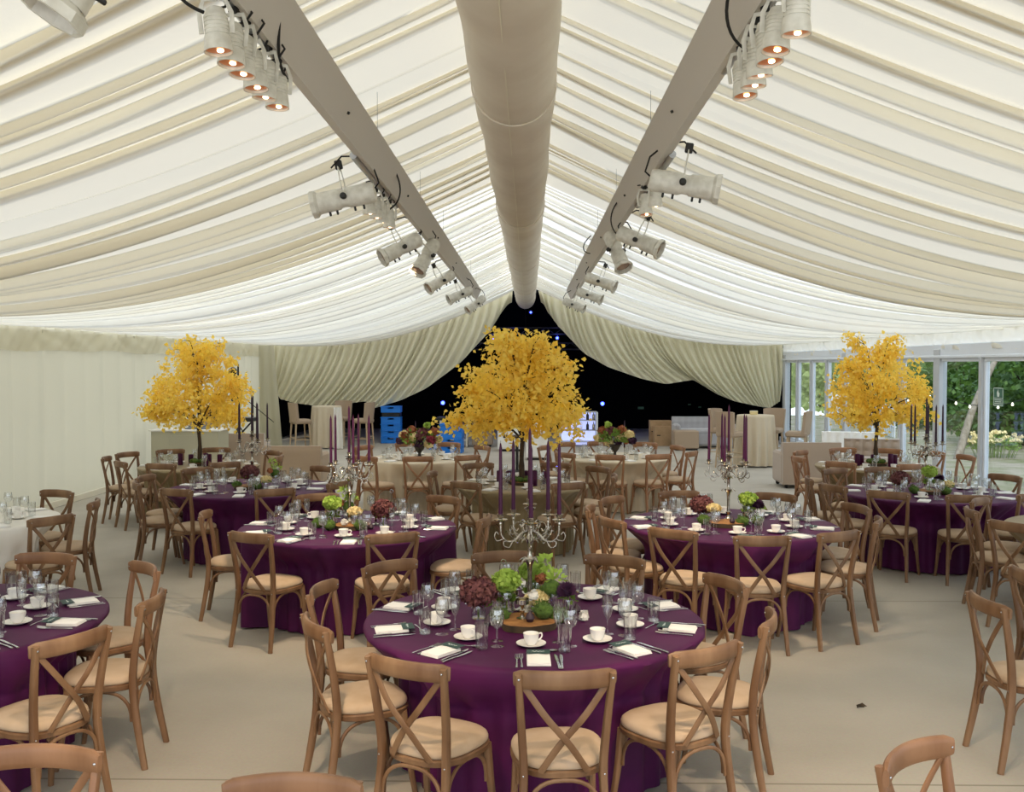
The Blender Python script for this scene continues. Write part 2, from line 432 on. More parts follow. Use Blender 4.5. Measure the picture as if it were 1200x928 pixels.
# ---- end of the hall: swagged drapes on a dark stage
def swag(side, seed):
    """hangs from the ceiling line and is pulled outwards to the wall"""
    r = np.random.default_rng(seed)
    if side < 0:
        bu = [600, 588, 575, 540, 500, 470, 440, 428, 400, 375, 345, 328, 321]; bv = [352, 366, 387, 425, 455, 469, 478, 470, 474, 476, 472, 467, 440]
    else:
        bu = [634, 642, 654, 684, 712, 752, 780, 812, 840, 860, 888, 902, 913]; bv = [352, 366, 382, 414, 430, 444, 450, 445, 462, 470, 476, 478, 470]
    B = [atd(u, v, END) for u, v in zip(bu, bv)]; bx = np.array([p.x for p in B]); bz = np.array([p.z for p in B])
    ns, nt_ = 420, 26; s_ = np.linspace(0, 1, ns)
    fold = np.zeros(ns); p = 0
    sw = []
    while p < 1:
        w = r.uniform(.016, .042); m = (s_ >= p) & (s_ < p + w); fold[m] = np.sin(PI * (s_[m] - p) / w) ** 1.3 * r.uniform(.5, 1); p += w
    # upper edge
    tx = side * (.35 + (HW - .05 - .35) * s_); tz = prof(np.abs(tx)) + .02
    si = np.linspace(0, 1, len(bx)); sb = np.clip(s_ ** .66, 0, 1)
    ex = np.interp(sb, si, bx); ez = np.interp(sb, si, bz)
    kk = np.ones(9) / 9; ez2 = np.convolve(np.pad(ez, 4, 'edge'), kk, 'valid'); ez = ez2
    P = np.zeros((nt_, ns, 3))
    for i in range(nt_):
        t = i / (nt_ - 1)
        P[i, :, 0] = tx * (1 - t) + ex * t + side * .25 * np.sin(PI * t) * np.sin(PI * s_) ** 1 * -.6
        P[i, :, 2] = tz * (1 - t) + ez * t - .12 * np.sin(PI * t) * np.sin(PI * s_)
        P[i, :, 1] = END - .02 - .20 * fold * (.55 + .45 * np.sin(PI * min(1, t * .9 + .1))) - .10 * np.sin(PI * t)
    # gathered hem rolls back
    o = MB().grid(P).build('swag_drape', 'lining_end', flat_angle=False)
    return o
o = swag(-1, 4); tag(o, 'pleated cream drape swagged across the dark stage, on the ivory wall side', 'drape', 'stage drapes')
o = swag(1, 8); tag(o, 'pleated cream drape swagged across the dark stage, on the window side', 'drape', 'stage drapes')
# ivory corner curtain, straight to the floor
def hanging(name, x0, x1, y, z0, z1, m, seed, n=7, amp=.05, flare=0.):
    xs = np.linspace(x0, x1, 120); P = np.zeros((12, 120, 3)); r = np.random.default_rng(seed); ph = r.uniform(0, 6)
    for i in range(12):
        k = i / 11; P[i, :, 0] = x0 + (xs - x0) * (1 + flare * (1 - k)); P[i, :, 2] = z0 + (z1 - z0) * k
        P[i, :, 1] = y + amp * np.sin(np.linspace(0, n * 2 * PI, 120) + ph + .3 * np.sin(k * 4)) * (1 - .4 * k)
    return MB().grid(P).build(name, m, flat_angle=False)
tag(hanging('corner_curtain', -6.95, -6.55, 25.6, .02, 2.64, 'lining_wall', 3, 2, .03, .5), 'straight ivory curtain hanging in the corner beside the black gap', 'curtain')
# dark stage box behind the drapes
tag(MB().box((0, 33, 2.4), (14.6, .1, 4.8)).build('wall_back', 'void', smooth=False), kind='structure')
tag(MB().box((-7.2, 30, 2.4), (.1, 6, 4.8)).build('wall_stage', 'void', smooth=False), kind='structure')
tag(MB().box((7.2, 30, 2.4), (.1, 6, 4.8)).build('wall_stage', 'void', smooth=False), kind='structure')
tag(MB().box((0, 30.2, 4.8), (14.6, 6.3, .1)).build('ceiling', 'void', smooth=False), kind='structure')
# gable above the ceiling line, so no daylight leaks onto the stage
g = MB(); xs = np.linspace(-7.2, 7.2, 61); g.grid(np.array([[(x, END + .1, prof(min(abs(x), 7.03)) - .05) for x in xs], [(x, END + .1, 4.85) for x in xs]]))
tag(g.build('wall_gable', 'void', smooth=False), kind='structure')

# ---- air duct along the ridge
e = empty('air_duct', (0, 0, 3.98)); tag(e, 'long round cloth-covered air duct hanging under the ridge', 'duct')
seams = [1.4, 6.5, 11.3, 16.6, 22.2]
ys_ = np.arange(0.2, 28.05, .1); d = MB(); n = 40; P = np.zeros((len(ys_), n + 1, 3))
for j in range(n + 1):
    th = 2 * PI * j / n
    rr = .27 + .006 * np.sin(ys_ * 2.2 + 3 * math.sin(th)) + .004 * np.sin(ys_ * 5 + th * 3)
    for q in seams: rr = rr - .010 * np.exp(-((ys_ - q) / .09) ** 2)
    rr = np.where(ys_ > 27.8, rr * .93, rr)
    P[:, j, 0] = rr * math.cos(th); P[:, j, 1] = ys_; P[:, j, 2] = rr * math.sin(th)
d.grid(P); d.lathe([(.26, 0), (.02, .04)], 40, (0, 28.0, 0), (0, 1, 0))
d.build('duct_skin', 'duct', e, flat_angle=False)
for q in seams: MB().sweep([(.276 * math.cos(t), q, .276 * math.sin(t)) for t in np.linspace(0, 2 * PI, 40, endpoint=False)], .006, n=6, closed=True).build('seam_band', 'duct', e)
MB().sweep([(-.03, y, -.271) for y in (0.2, 10, 20, 28)], .004, n=6).build('zip_seam', 'trim', e)
for y in (4, 9, 14, 19, 24): MB().sweep([(0, y, .26), (0, y, .42)], .004, n=5).build('hanger_wire', 'black', e)
MB().sweep([(0, 27.9, -.26), (0, 27.9, -.98)], .006, n=6).build('pull_cord', 'rubber', e)

# ---- lighting beams
def beam(sd, lab):
    a = Vector((.88, 0, 3.365)); b = Vector((.80, 0, 3.545)); th = Vector((.9, 0, .42)) * .075
    c = [a, b, b + th, a + th]; m = MB()
    y0, y1 = 1.6, 18.6
    vs = [(sd * p.x, y, p.z) for y in (y0, y1) for p in c]
    m.add(vs, [(0, 1, 2, 3), (4, 5, 6, 7), (0, 1, 5, 4), (1, 2, 6, 5), (2, 3, 7, 6), (3, 0, 4, 7)])
    e = empty('lighting_beam', (0, 0, 0)); tag(e, lab, 'beam', 'lighting beams under the ceiling')
    m.build('beam_board', 'beam', e, smooth=False)
    for y in (3, 6.4, 8.9, 11.3, 14, 16.6, 18.3):
        MB().sweep([(sd * .88, y, 3.58), (sd * .88, y, 3.90)], .0012, n=5).build('hanger_rod', 'black', e)
    for y in (5.1, 7.6, 10.1, 12.6, 15.1): MB().lathe([(.008, 0), (.008, .012)], 8, (sd * .835, y, 3.44), (-sd * .9, 0, -.42)).build('bolt', 'black', e)
beam(-1, 'long pale lighting beam under the ceiling, duct\'s ivory wall side')
beam(1, 'long pale lighting beam under the ceiling, duct\'s window side')

# ---- stage lamps
def can_template():
    e = empty('par_can')
    b = MB(); pr = [(.022, .135), (.03, .13), (.036, .11)]
    z = .105
    for i in range(5): pr += [(.040, z), (.040, z - .008), (.0375, z - .009), (.0375, z - .011)]; z -= .013
    pr += [(.042, z), (.047, 0), (.048, -.012), (.044, -.012), (.043, 0)]
    b.lathe(pr, 20, cap=False); b.build('housing', 'can', e)
    MB().lathe([(.001, -.002), (.03, -.005), (.044, -.001)], 20, cap=False).build('lens', 'lens', e)
    MB().sphere((.006, 0, -.007), .012, 10, 6, .5).build('bulb', 'hot_bulb', e)
    MB().sweep([(-.05, 0, .05), (-.052, 0, .12), (-.035, 0, .165), (.035, 0, .165), (.052, 0, .12), (.05, 0, .05)], .009, .003, (0, 1, 0), n=6).build('yoke', 'can', e)
    MB().box((0, 0, .185), (.03, .03, .035), bev=.004).sweep([(.0, -.02, .19), (.0, .05, .20)], .005).build('clamp', 'black', e)
    c = MB(); c.sweep([(0, 0, .13), (.03, .03, .15), (.05, .04, .19), (.02, .05, .22), (-.03, .04, .21)], .0045, n=6); c.build('cable', 'rubber', e)
    return remember(e)
def spot_template():
    e = empty('profile_spot')          # barrel along +X
    b = MB(); b.lathe([(.02, -.17), (.05, -.165), (.058, -.15), (.058, -.02), (.05, .0), (.05, .03), (.058, .04), (.060, .15)], 20, axis=(1, 0, 0), cap=True)
    b.build('barrel', 'can', e)
    f = MB(); f.lathe([(.060, .15), (.076, .165), (.078, .19), (.066, .19), (.062, .16)], 8, axis=(1, 0, 0), cap=False); f.build('shutter_collar', 'can', e)
    MB().lathe([(.001, .166), (.058, .162)], 20, axis=(1, 0, 0), cap=False).build('lens', 'lens_off', e)
    MB().sweep([(0, -.065, 0), (0, -.068, .10), (0, -.045, .16), (0, .045, .16), (0, .068, .10), (0, .065, 0)], .011, .003, (1, 0, 0), n=6).build('yoke', 'can', e)
    for s_ in (-1, 1): MB().lathe([(.018, 0), (.018, .02), (.012, .026)], 12, (0, s_ * .062, 0), (0, s_, 0)).build('knob', 'black', e)
    for x in (-.09, -.04, .06, .1): MB().box((x, 0, -.066), (.012, .012, .03), bev=.003).build('shutter_handle', 'black', e)
    MB().box((0, 0, .185), (.04, .03, .05), bev=.005).build('clamp', 'black', e)
    MB().sweep([(-.16, 0, .01), (-.2, .02, .04), (-.19, .03, .12), (-.12, .04, .2), (-.03, .03, .22), (.04, .03, .17)], .005, n=6).build('cable', 'rubber', e)
    return remember(e)
CANT, SPOT = can_template(), spot_template()
def lamp_at(tpl, u, v, z, rot, lab, grp, sc=1):
    p = at(u, v, z); return place(tpl, p, 0, lab, grp, 'stage lamp', sc, rot)
SIDE = {-1: 'ivory wall side', 1: 'window side'}
ordn = ['first', 'second', 'third', 'fourth', 'fifth', 'sixth']
lp = {-1: [(256, 57), (271, 72), (284, 85), (300, 101), (310, 112), (325, 123)], 1: [(933, 36), (909, 56), (902, 70), (890, 86), (883, 98), (873, 110)]}
for sd in (-1, 1):
    for i, (u, v) in enumerate(lp[sd]):
        lamp_at(CANT, u, v, 3.19, (random.uniform(-.12, .12), random.uniform(-.12, .12), random.uniform(-.5, .5)), 'small slotted white lamp, %s from the camera in the near row, %s' % (ordn[i], SIDE[sd]), 'small white lamps on the near bars')
    p0 = at(lp[sd][0][0], lp[sd][0][1], 3.19)
    x = sd * .93
    tag(MB().sweep([(x, 2.0, 3.40), (x, 4.25, 3.40)], .024, n=12).build('lamp_bar', 'alu'), 'silver bar holding the near row of small lamps, ' + SIDE[sd], 'bar')
cl = {-1: [(433, 249), (441, 254), (448, 259), (456, 265)], 1: [(768, 240), (757, 250)]}
for sd in (-1, 1):
    for i, (u, v) in enumerate(cl[sd]):
        lamp_at(CANT, u, v, 3.18, (random.uniform(-.2, .2), random.uniform(-.15, .15), random.uniform(-.5, .5)), 'small glowing white lamp, %s from the camera in the middle cluster, %s' % (ordn[i], SIDE[sd]), 'small lamps beside the large spots')
    x = sd * .95
    tag(MB().sweep([(x, 5.9, 3.39), (x, 7.8, 3.39)], .022, n=12).build('lamp_bar', 'alu'), 'silver bar holding the middle cluster of lamps, ' + SIDE[sd], 'bar')
sp = [(-1, 405, 232, 3.2, 180, 12, 'large white spot aimed at the ivory wall, before the lamp cluster'),
      (-1, 112, -66, 3.2, 200, 60, 'white spot in the top corner of the ceiling, cut by the frame'),
      (-1, 471, 290, 3.2, 205, 28, 'white spot with knobs, just past the lamp cluster on the ivory wall side'),
      (-1, 500, 300, 3.2, 235, 50, 'short white spot pointing down past the lamp cluster, ivory wall side'),
      (-1, 517, 329, 3.2, 215, 30, 'third last white spot of the row on the ivory wall side'),
      (-1, 540, 345, 3.2, 205, 24, 'second last white spot of the row on the ivory wall side'),
      (-1, 558, 356, 3.2, 215, 35, 'last white spot of the row on the ivory wall side'),
      (1, 800, 216, 3.2, -8, 10, 'large white spot aimed at the windows, before the lamp cluster'),
      (1, 748, 282, 3.2, -25, 24, 'white spot with flared collar past the cluster on the window side'),
      (1, 722, 293, 3.2, -60, 55, 'short white spot pointing down past the cluster, window side'),
      (1, 703, 330, 3.2, -20, 20, 'third last white spot of the row on the window side'),
      (1, 690, 346, 3.2, -20, 20, 'second last white spot of the row on the window side'),
      (1, 672, 357, 3.2, -20, 22, 'last white spot of the row on the window side')]
for sd, u, v, z, az, tilt, lab in sp:
    lamp_at(SPOT, u, v, z, (0, math.radians(tilt), math.radians(az)), lab, 'white spots along the beams', 1.15)
# loose black cables looping from the beams
cb = [((-.87, 3.0, 3.42), (-.99, 3.02, 3.36), (-1.06, 3.1, 3.3), (-.95, 3.2, 3.28)), ((-.84, 3.75, 3.5), (-.86, 3.8, 3.36), (-.9, 3.9, 3.32), (-.88, 4.05, 3.3)),
      ((-.84, 6.9, 3.5), (-.80, 7.1, 3.42), (-.83, 7.25, 3.32), (-.95, 7.3, 3.28)), ((-.84, 9.0, 3.5), (-.86, 9.1, 3.38), (-.93, 9.2, 3.34), (-.98, 9.3, 3.36)),
      ((.84, 3.4, 3.52), (.76, 3.5, 3.44), (.79, 3.62, 3.32), (.92, 3.7, 3.3)), ((.84, 6.2, 3.5), (.86, 6.3, 3.4), (.92, 6.4, 3.34), (.95, 6.45, 3.4)),
      ((.84, 8.2, 3.5), (.76, 8.4, 3.42), (.79, 8.6, 3.3), (.92, 8.8, 3.27)), ((.80, 11.2, 3.6), (.68, 11.25, 3.5), (.70, 11.3, 3.42), (.80, 11.4, 3.42))]
whr = ['near lamp row, ivory wall side', 'end of near bar, ivory wall side', 'lamp cluster, ivory wall side', 'spots past the cluster, ivory wall side', 'near lamp row, window side', 'lamp cluster, window side', 'spots past the cluster, window side', 'far beam stretch, window side']
for c, w in zip(cb, whr):
    c = [Vector(p) for p in c]; pts = []
    for t in np.linspace(0, 1, 14):
        a, b, c2, d2 = c; pts.append(a * (1 - t) ** 3 + b * 3 * t * (1 - t) ** 2 + c2 * 3 * t * t * (1 - t) + d2 * t ** 3)
    tag(MB().sweep(pts, .006, n=6).build('power_cable', 'rubber'), 'black cable looping from the beam at the ' + w, 'cable', 'lamp cables')
# ================================================================ chairs
def bez(p, n=12):
    """Catmull-Rom through p"""
    p = [Vector(q) for q in p]; P = [p[0] * 2 - p[1]] + p + [p[-1] * 2 - p[-2]]; out = []
    for i in range(1, len(P) - 2):
        for k in range(n):
            t = k / n; a, b, c, d = P[i - 1:i + 3]
            out.append(.5 * ((2 * b) + (c - a) * t + (2 * a - 5 * b + 4 * c - d) * t * t + (3 * b - a - 3 * c + d) * t ** 3))
    return out + [p[-1]]

def chair_template(name, wood):
    """faces +Y; origin on the floor under the seat's centre"""
    e = empty(name)
    # seat pad: soft rounded trapezoid
    def ring(sc, z, n=36):
        o = []
        for j in range(n):
            th = 2 * PI * j / n; c, s_ = math.cos(th), math.sin(th)
            x = math.copysign(abs(c) ** .72, c); y = math.copysign(abs(s_) ** .72, s_)
            o.append((x * (.198 + .018 * y) * sc, y * .205 * sc, z))
        return o
    def stack(rings):
        m = MB(); n = 36
        for r_ in rings: m.v += r_
        for i in range(len(rings) - 1):
            for j in range(n): m.f.append((i * n + j, i * n + (j + 1) % n, (i + 1) * n + (j + 1) % n, (i + 1) * n + j))
        m.f.append(tuple(range(n - 1, -1, -1))); m.f.append(tuple((len(rings) - 1) * n + j for j in range(n)))
        return m
    stack([ring(.95, .446), ring(1, .452), ring(1.01, .464), ring(.985, .478), ring(.93, .488), ring(.8, .495), ring(.55, .5), ring(.2, .502)]).build('seat_pad', 'pad', e, flat_angle=False)
    stack([ring(.97, .412), ring(1.02, .418), ring(1.03, .44), ring(.99, .447)]).build('seat_frame', wood, e)
    for s_ in (-1, 1):
        pts = bez([(s_ * .192, -.255, 0), (s_ * .178, -.215, .22), (s_ * .168, -.19, .43), (s_ * .178, -.205, .62), (s_ * .196, -.252, .875)], 5)
        k = len(pts); w = [.0145 + .004 * math.sin(PI * i / (k - 1)) for i in range(k)]
        MB().sweep(pts, w, [x * 1.15 for x in w], (0, 1, 0), n=10, pw=.75).build('back_leg', wood, e)
        pts = bez([(s_ * .192, .205, 0), (s_ * .178, .17, .22), (s_ * .168, .15, .425)], 5)
        k = len(pts); MB().sweep(pts, [.0135 + .006 * i / (k - 1) for i in range(k)], n=10, pw=.8).build('front_leg', wood, e)
    # top rail: bentwood, hollow towards the sitter
    pts = [(x, -.226 - .052 * (1 - (x / .205) ** 2), .848 + .004 * (1 - (x / .205) ** 2)) for x in np.linspace(-.212, .212, 15)]
    hh = [.028] + [.040] * 13 + [.028]; tt = [.010] + [.015] * 13 + [.010]
    MB().sweep(pts, tt, hh, (0, 0, 1), n=12, pw=.7).build('top_rail', wood, e)
    # crossed bentwood bands
    for s_ in (-1, 1):
        pts = bez([(s_ * .178, -.238, .83), (s_ * .085, -.262 + (s_ > 0) * .012, .70), (-s_ * .02, -.246 + (s_ > 0) * .012, .57), (-s_ * .10, -.208, .445)], 6)
        MB().sweep(pts, .0145, .006, (0, 1, 0), n=8, pw=.6).build('cross_band', wood, e)
    # arched braces
    def arch(a, b, up):
        a, b = Vector(a), Vector(b); mid = (a + b) / 2; pts = []
        for t in np.linspace(0, PI, 17):
            c = math.cos(t); s2 = math.sin(t)
            c = math.copysign(abs(c) ** .8, c); s2 = abs(s2) ** .8
            p = mid + (a - mid) * c; p.z = a.z + (up - a.z) * s2 + (mid.z - a.z) * 0; pts.append(p)
        d = (b - a).normalized(); nrm = d.cross(Vector((0, 0, 1)))
        return MB().sweep(pts, .009, .007, tuple(nrm), n=8, pw=.7)
    for s_ in (-1, 1): arch((s_ * .166, -.18, .25), (s_ * .166, .145, .25), .408).build('arched_brace', wood, e)
    arch((-.155, -.205, .25), (.155, -.205, .25), .408).build('arched_brace', wood, e)
    arch((-.158, .168, .25), (.158, .168, .25), .408).build('arched_brace', wood, e)
    for s_ in (-1, 1):
        for q, d in (((s_ * .195, -.264, .855), -1), ((s_ * .171, -.206, .43), -1), ((s_ * .196, -.219, .848), 1)):
            MB().lathe([(.005, 0), (.005, .004), (.002, .006)], 8, q, (0, d, 0)).build('screw_cap', 'steel', e)
    return remember(e)
CHAIR = chair_template('dining_chair', 'wood')
CHAIR2 = chair_template('dining_chair', 'wood_warm')

# tables: key -> (x, y, radius, cloth, phrase)
TB = {
 'T1': (.125, 5.36, .915, 'purple', 'foremost purple table'),
 'T2': (-1.45, 8.40, .915, 'purple', 'second purple table, wall side'),
 'T3': (1.85, 8.60, .915, 'purple', 'second purple table, window side'),
 'T4': (-3.04, 11.05, .915, 'purple', 'farthest purple table, wall side'),
 'T5': (4.43, 10.75, .915, 'purple', 'farthest purple table, window side'),
 'T6': (.02, 11.4, .76, 'taupe', 'taupe tree table, hall middle'),
 'T7': (-4.45, 13.5, .80, 'taupe', 'taupe tree table, wall side'),
 'T8': (4.87, 13.6, .80, 'taupe', 'taupe tree table, window side'),
 'T9': (-1.50, 14.6, .80, 'cream_cloth', 'cream flower table, wall side'),
 'T10': (1.42, 14.8, .80, 'cream_cloth', 'cream flower table, window side'),
 'T11': (-3.17, 5.25, .915, 'purple', 'frame-cut purple table, wall side'),
 'T12': (-4.98, 8.7, .80, 'white_cloth', 'frame-cut white table, wall side'),
 'T13': (5.05, 8.45, .80, 'taupe', 'frame-cut taupe table, window side'),
}
ZR = .85
# chairs: middle of the top rail in the photo (u, v), the table, extra turn in degrees
CH = {
 'T1': [(474, 783), (663, 796), (831, 767), (902, 729), (849, 685), (719, 659), (588, 653), (455, 665), (375, 693), (372, 735)],
 'T2': [(292, 630), (456, 628), (563, 610), (257, 605), (514, 587), (380, 588)],
 'T3': [(780, 625), (892, 634), (980, 629), (1019, 612), (982, 597), (896, 587), (807, 584), (744, 591), (716, 598), (730, 613)],
 'T4': [(205, 577), (159, 569), (176, 561), (323, 577), (400, 568), (378, 550), (238, 553)],
 'T5': [(1046, 577), (1126, 581), (1192, 580), (1179, 560), (972, 569), (951, 566), (982, 552), (1026, 551)],
 'T6': [(555, 567), (664, 569), (717, 560), (699, 550), (660, 545), (560, 546), (516, 557)],
 'T7': [(193, 544), (257, 543), (128, 537), (148, 532), (142, 544), (187, 530), (242, 526), (305, 537), (321, 531)],
 'T8': [(1056, 544), (993, 543), (1096, 532), (1132, 536), (1037, 528), (937, 531), (947, 538), (985, 526)],
 'T9': [(492, 538), (541, 537), (562, 525), (433, 538), (425, 525), (523, 521), (480, 520)],
 'T10': [(672, 534), (715, 536), (773, 535), (806, 533), (793, 525), (660, 521), (699, 519), (757, 521), (637, 525)],
 'T11': [(87, 752), (166, 705), (172, 668), (28, 665)],
 'T12': [(54, 581), (62, 610), (101, 591)],
 'T13': [(1157, 612), (1151, 596), (1199, 600)],
}
CHAIRS = {}; ALLCH = []
nc = 0
for key, lst in CH.items():
    cx, cy, R_, cl, ph = TB[key]; CHAIRS[key] = []
    pos = []
    for (u, v) in lst:
        p = at(u, v, ZR); dx, dy = p.x - cx, p.y - cy; dist = math.hypot(dx, dy); an = math.atan2(dy, dx)
        dist = min(max(dist, R_ + .31), R_ + .52); pos.append([an, dist])
    # keep neighbours from standing in one another
    for _ in range(300):
        for i in range(len(pos)):
            for j in range(i):
                d = (pos[i][0] - pos[j][0] + PI) % (2 * PI) - PI
                need = min(.43 / (min(pos[i][1], pos[j][1]) - .45), 2 * PI / len(pos) * .97)
                if abs(d) < need:
                    s_ = math.copysign((need - abs(d)) * .25, d); pos[i][0] += s_; pos[j][0] -= s_
    for an, dist in pos:
        ALLCH.append([key, cx + dist * math.cos(an), cy + dist * math.sin(an), an])
for key, rx, ry, an in ALLCH:
    cx, cy, R_, cl, ph = TB[key]
    fac = math.atan2(cy - ry, cx - rx) + math.radians(random.uniform(-5, 5))
    f = Vector((math.cos(fac), math.sin(fac), 0)); c = Vector((rx, ry, 0)) + f * .255
    dist = math.hypot(c.x - cx, c.y - cy); CHAIRS[key].append((math.atan2(c.y - cy, c.x - cx), dist - .225))
    wh = clock(cx, cy, rx, ry, 'chair' + key)
    tpl = CHAIR2 if key in ('T9', 'T10', 'T8') or (key == 'T11' and ry > 6) else CHAIR
    place(tpl, (c.x, c.y, 0), fac - PI / 2, 'wooden cross-back chair with beige pad, at %s of %s' % (wh, ph) if len((wh + ph).split()) < 8 else 'wooden cross-back chair at %s of %s' % (wh, ph), 'chairs at the ' + ph, 'chair')
for i in range(len(ALLCH)):
    for j in range(i):
        d = math.hypot(ALLCH[i][1] - ALLCH[j][1], ALLCH[i][2] - ALLCH[j][2])
        if d < .42: print('CLOSE', ALLCH[i], ALLCH[j], round(d, 2))
# chairs of tables outside the frame
for (u, v, deg, lab, tp) in [(1154, 708, 2, 'wooden cross-back chair standing sideways on open floor, cut by the window-side frame edge', CHAIR),
                         (1206, 676, 8, 'wooden cross-back chair just behind the sideways chair at the window-side frame edge', CHAIR),
                         (1068, 888, -50, 'single wooden chair rail in the bottom corner of the picture, window side', CHAIR2),
                         (47, 889, -90, 'big wooden chair rail in the bottom corner of the picture, wall side', CHAIR2),
                         (345, 924, -90, 'sliver of a wooden chair rail at the bottom edge, near the foremost purple table', CHAIR2)]:
    p = at(u, v, ZR); fac = math.radians(deg); f = Vector((math.cos(fac), math.sin(fac), 0)); c = Vector((p.x, p.y, 0)) + f * .255
    place(tp, (c.x, c.y, 0), fac - PI / 2, lab, 'chairs of the tables beyond the frame', 'chair')

# ================================================================ tables and cloths
ZT = .752
def cloth(key):
    cx, cy, R_, m, ph = TB[key]; r = np.random.default_rng(sum(map(ord, key)) * 7)
    n = 240; th = np.linspace(0, 2 * PI, n, endpoint=False)
    fold = np.zeros(n); nf = int(r.integers(20, 25)); cen = np.sort(r.uniform(0, 2 * PI, nf))
    for c in cen:
        w = r.uniform(.035, .085); d = (th - c + PI) % (2 * PI) - PI; fold += r.uniform(.4, 1) * np.exp(-(d / w) ** 2)
    fold2 = .5 + .5 * np.sin(th * 31 + 2 * np.sin(th * 3)); zs = [ZT + .004, ZT + .003, ZT - .004, ZT - .02, .68, .60, .535, .505, .4, .3, .2, .1, .03, .004]
    rings = []
    for i, z in enumerate(zs):
        k = max(0, (ZT - z) / ZT); base = R_ + [-.03, -.008, .006, .012][i] if i < 4 else R_ + .014 + .015 * k
        rad = base + (.085 * fold * k ** .75 + .028 * fold2 * k ** .8 - .02 * k)
        if i >= 3:
            for an, lim in CHAIRS[key]:
                L_ = max(lim - .03, R_ * .45)
                d = np.abs((th - an + PI) % (2 * PI) - PI) * L_
                zt = .735 if R_ - L_ > .12 else .64; g_ = np.clip((zt - z) / (zt - .535), 0, 1)        # pushed in gradually below the rim, fully at seat height
                w = np.clip((.38 - d) / .12, 0, 1); w = w * w * (3 - 2 * w) * g_
                rad = rad * (1 - w) + np.minimum(rad, L_ + .02 - .03 * fold2) * w
        zz = np.full(n, z)
        if i == len(zs) - 1: zz = zz + .012 * (1 - np.clip(fold, 0, 1)) 
        rings.append(np.stack([cx + rad * np.cos(th), cy + rad * np.sin(th), zz], 1))
    mb = MB(); top = [(cx, cy, ZT + .004)]
    V = np.concatenate(rings); mb.v = [tuple(p) for p in V.tolist()]
    for i in range(len(zs) - 1):
        for j in range(n): mb.f.append((i * n + j, (i + 1) * n + j, (i + 1) * n + (j + 1) % n, i * n + (j + 1) % n))
    mb.f.append(tuple(range(n)))
    o = mb.build('tablecloth', m, flat_angle=60)
    nm = {'purple': 'plum purple', 'taupe': 'olive taupe', 'cream_cloth': 'cream', 'white_cloth': 'off-white'}[m]
    tag(o, '%s floor-length cloth over the %s' % (nm, ph), 'tablecloth', 'round floor-length tablecloths')
def table_template(R_):
    e = empty('round_table'); MB().lathe([(R_ - .02, .725), (R_, .73), (R_, .748), (R_ - .004, .75)], 48).build('tabletop', 'slice', e)
    r = R_ * .40
    for a in range(4):
        t = PI / 4 + a * PI / 2; MB().sweep([(r * .9 * math.cos(t), r * .9 * math.sin(t), .73), (r * math.cos(t), r * math.sin(t), 0)], .014, n=8).build('leg', 'alu', e)
    return remember(e)
TT = {r: table_template(r) for r in (.915, .76, .80)}
for key in TB:
    cx, cy, R_, m, ph = TB[key]
    place(TT[R_], (cx, cy, 0), 0, 'round folding table hidden under the cloth of the ' + ph, 'round tables under cloths', 'table'); cloth(key)
TZ = ZT + .005

# ================================================================ tableware (facing outwards along -Y, guest sits at -Y)
def single(mb, name, m, **k): return remember(mb.build(name, m, **k))
def fork(name):
    m = MB(); m.sweep([(0, -.095, .004), (0, -.05, .005), (0, .02, .004), (0, .035, .005)], [.006, .004, .003, .008], .0016, (0, 0, 1), n=6)
    m.sweep([(0, .033, .005), (0, .052, .004)], [.009, .010], .0014, (0, 0, 1), n=6)
    for x in (-.0085, -.003, .003, .0085): m.sweep([(x, .05, .004), (x, .075, .005), (x * .9, .098, .008)], .0015, n=5)
    return single(m, name, 'steel')
def knife(name):
    m = MB(); m.sweep([(0, -.11, .004), (0, -.06, .005), (0, -.015, .004)], [.007, .006, .005], .003, (0, 0, 1), n=8)
    m.sweep([(0, -.016, .004), (0, .03, .004), (0, .085, .004), (-.003, .108, .004)], [.006, .009, .009, .002], .001, (0, 0, 1), n=6)
    return single(m, name, 'steel')
def spoon(name):
    m = MB(); m.sweep([(-.08, 0, .004), (-.03, 0, .006), (.035, 0, .004)], [.005, .003, .003], .0015, (0, 0, 1), n=6)
    m.sphere((.055, 0, .006), .001, 10, 5); m.v = m.v[:-70] if False else m.v
    b = MB(); b.lathe([(.0005, 0), (.010, .001), (.0155, .004), (.016, .0045), (.010, .0025), (.0005, .0015)], 14, cap=False); b.v = [(x * 1.4 + .055, y * 1.0, z + .002) for x, y, z in b.v]; m.add(b.v, b.f)
    return single(m, name, 'steel')
def napkin_t():
    """folded linen with its green card tucked at the inner end"""
    m = MB()
    for i, (w, l, z) in enumerate([(.112, .168, .003), (.110, .166, .008), (.108, .162, .013)]):
        P = np.array([[(x * w / 2, y * l / 2 + .002 * i, z + .002 * math.sin(x * 4 + i) + .0022 * (1 - abs(x) ** 6) * (1 - abs(y) ** 6)) for x in np.linspace(-1, 1, 9)] for y in np.linspace(-1, 1, 9)])
        m.grid(P); m.box((0, .002 * i, z - .0015), (w, l, .004), bev=.0015)
    return single(m, 'folded_napkin', 'napkin')
def card_t():
    e = empty('menu_card'); MB().box((0, .085, .0195), (.112, .062, .0015)).build('card_sheet', 'card', e, smooth=False)
    s_ = MB(); pts = [(-.030 + .060 * t, .083 + .006 * math.sin(t * 22) * (1.2 - t), .0208) for t in np.linspace(0, 1, 40)]
    s_.sweep(pts, .0011, n=4); s_.build('lettering', 'ink', e)
    return remember(e)
def tumbler_t(): return single(MB().lathe([(.001, .002), (.026, .002), (.030, .006), (.034, .128), (.033, .128), (.029, .012), (.001, .011)], 16, cap=False), 'water_tumbler', 'glass')
